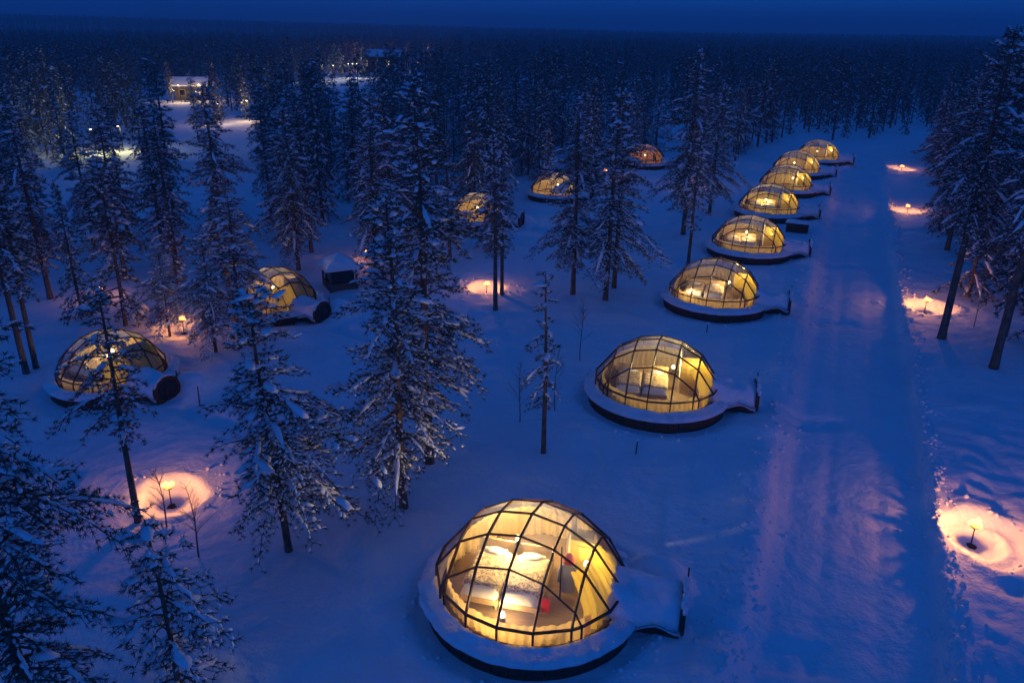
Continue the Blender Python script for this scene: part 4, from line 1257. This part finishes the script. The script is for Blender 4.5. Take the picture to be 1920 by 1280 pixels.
# ------------------------------------------------------------------ far lights and cabins
def cabin(px, w, d, h, rz, label, wall, lit, cat='cabin'):
    x, y = ground_at(*px)
    t = empty('cabin', (x, y, gz(x, y)), rz, label=label, category=cat)
    n = 9
    b = MB()
    for k in range(n):
        z0 = h * k / n; b.box(-w / 2, w / 2, -d / 2, d / 2, z0 + .02, z0 + h / n)
    b.obj('wall', wall, t)
    b = MB(); hh = d * .28
    b.hull([(-w / 2 - .5, -d / 2 - .6, h - .1), (-w / 2 - .5, d / 2 + .6, h - .1), (-w / 2 - .5, 0, h + hh)], [(w / 2 + .5, -d / 2 - .6, h - .1), (w / 2 + .5, d / 2 + .6, h - .1), (w / 2 + .5, 0, h + hh)])
    rf = b.obj('roof', M_DARKWOOD, t)
    b = MB(); b.hull([(-w / 2 - .55, -d / 2 - .7, h + .0), (-w / 2 - .55, 0, h + hh + .1), (-w / 2 - .55, 0, h + hh + .45), (-w / 2 - .55, -d / 2 - .7, h + .3)], [(w / 2 + .55, -d / 2 - .7, h + .0), (w / 2 + .55, 0, h + hh + .1), (w / 2 + .55, 0, h + hh + .45), (w / 2 + .55, -d / 2 - .7, h + .3)]); b.obj('roof_snow', M_SNOW, rf)
    b = MB(); b.hull([(-w / 2 - .55, d / 2 + .7, h + .0), (-w / 2 - .55, 0, h + hh + .1), (-w / 2 - .55, 0, h + hh + .45), (-w / 2 - .55, d / 2 + .7, h + .3)], [(w / 2 + .55, d / 2 + .7, h + .0), (w / 2 + .55, 0, h + hh + .1), (w / 2 + .55, 0, h + hh + .45), (w / 2 + .55, d / 2 + .7, h + .3)]); b.obj('roof_snow', M_SNOW, rf)
    nw = max(2, int(w / 2.6))
    for k in range(nw):
        xc = -w / 2 + w * (k + .5) / nw
        b = MB(); b.box(xc - .62, xc + .62, -d / 2 - .06, -d / 2 - .01, h * .36, h * .78); f = b.obj('window', M_WOOD, t)
        b = MB(); b.box(xc - .54, xc + .54, -d / 2 - .09, -d / 2 - .062, h * .39, h * .75); b.obj('window_pane', M_WINDOW if k in lit else M_DARKGLASS, f)
    b = MB(); b.box(w / 2 - 1.3, w / 2 - .5, d / 2 + .01, d / 2 + .07, 0, h * .8); b.obj('door', M_WOOD, t)
    return t
cabin((362, 186), 6.5, 5, 3.0, R_(12), 'far cabin with warm lit windows above the two lit snow patches', M_GREYWALL, {1})
cabin((720, 136), 14, 7, 5.5, R_(-8), 'long reddish lodge building in the far forest near the skyline', M_LOGWALL, {0, 3})
cabin((806, 114), 8, 6, 4, R_(5), 'smallest farthest cabin with one light near the skyline', M_LOGWALL, {1})

def street_lamp(x, y, h, power, label, grp, col=(1.0, .82, .5), proto=[None], drop=.35):
    if proto[0] is None:
        t = empty('street_lamp', (0, 0, 0)); proto[0] = t
        b = MB(); b.tube([(0, 0, -.3), (0, 0, 3.0)], [.06, .04], 8); b.obj('pole', M_IRON, t)
        b = MB(); b.bar((0, 0, 3.0), (0, -.5, 3.08), .05); b.obj('arm', M_IRON, t)
        b = MB(); b.lathe([(.05, .12), (.20, .02), (.20, .0), (.04, .02)], 12); hd = b.obj('lamp_head', M_IRON, t); hd.location = (0, -.5, 3.0)
        b = MB(); b.lathe([(.0, -.12), (.10, -.09), (.13, .0), (.0, .01)], 12); bl = b.obj('bulb', M_COOLBULB, t, smooth_=True); bl.location = (0, -.5, 3.0)
    else:
        t = proto[0].copy(); COL.objects.link(t)
        for ch in proto[0].children:
            if ch.type == 'MESH': c = ch.copy(); COL.objects.link(c); c.parent = t
    t.location = (x, y, gz(x, y)); t.scale = (1, 1, h / 3.0)
    t['label'] = label; t['category'] = 'street lamp'; t['group'] = grp
    return t
LG = []
LG.append((street_lamp(*ground_at(232, 284), 3.2, 0, 'lamp beside the nearer lit snow patch at upper left', 'lamps lighting far snow patches'), 700, (1, .88, .36)))
LG.append((street_lamp(*ground_at(182, 290), 3.2, 0, 'lamp at the left end of the nearer lit snow patch', 'lamps lighting far snow patches'), 650, (.95, .92, .42)))
LG.append((street_lamp(*ground_at(468, 228), 3.4, 0, 'lamp under the trees at the right end of the middle lit patch', 'lamps lighting far snow patches'), 900, (1, .66, .32)))
LG.append((street_lamp(*ground_at(415, 234), 3.4, 0, 'lamp at the left end of the middle lit patch', 'lamps lighting far snow patches'), 500, (1, .62, .45)))
LG.append((street_lamp(*ground_at(340, 192), 3.6, 0, 'lamp in front of the far cabin with warm windows', 'lamps lighting far snow patches'), 900, (1, .66, .30)))
LG.append((street_lamp(*ground_at(378, 190), 3.6, 0, 'lamp right of the far cabin with warm windows', 'lamps lighting far snow patches'), 800, (1, .66, .30)))
for k, px in enumerate([(586, 156), (606, 153), (627, 151), (655, 148), (663, 147), (671, 147)]):
    LG.append((street_lamp(*ground_at(*px), 4.5, 0, 'small white lamp in the line of lamps along the far road', 'line of lamps along the far road'), 500, (1, .9, .8)))
LG.append((street_lamp(*ground_at(688, 134), 6.5, 0, 'orange lamp at the left end of the reddish lodge', 'lamps by the far buildings'), 2500, (1, .4, .2)))
LG.append((street_lamp(*ground_at(742, 135), 6.0, 0, 'orange lamp at the right end of the reddish lodge', 'lamps by the far buildings'), 1500, (1, .4, .2)))
LG.append((street_lamp(*ground_at(803, 118), 7, 0, 'lone lamp beside the smallest farthest cabin', 'lamps by the far buildings'), 2500, (1, .5, .25)))
for (t, pw, c) in LG: point('lamp_light', (0, -.5, 2.8), pw, c, .15, t)

# ------------------------------------------------------------------ haze
hz = bpy.data.materials.new('haze_air'); hz.use_nodes = True
ht = hz.node_tree; ht.nodes.clear()
pv = ht.nodes.new('ShaderNodeVolumePrincipled'); pv.inputs['Color'].default_value = (0.70, 0.82, 1.0, 1)
pv.inputs['Density'].default_value = 0.0006
ho = ht.nodes.new('ShaderNodeOutputMaterial'); ht.links.new(pv.outputs[0], ho.inputs['Volume'])
HAZE = True
if HAZE:
    b = MB(); b.box(-6100, 6100, -90, 7100, -8.0, 120.0); b.obj('haze', hz, None, kind='stuff')
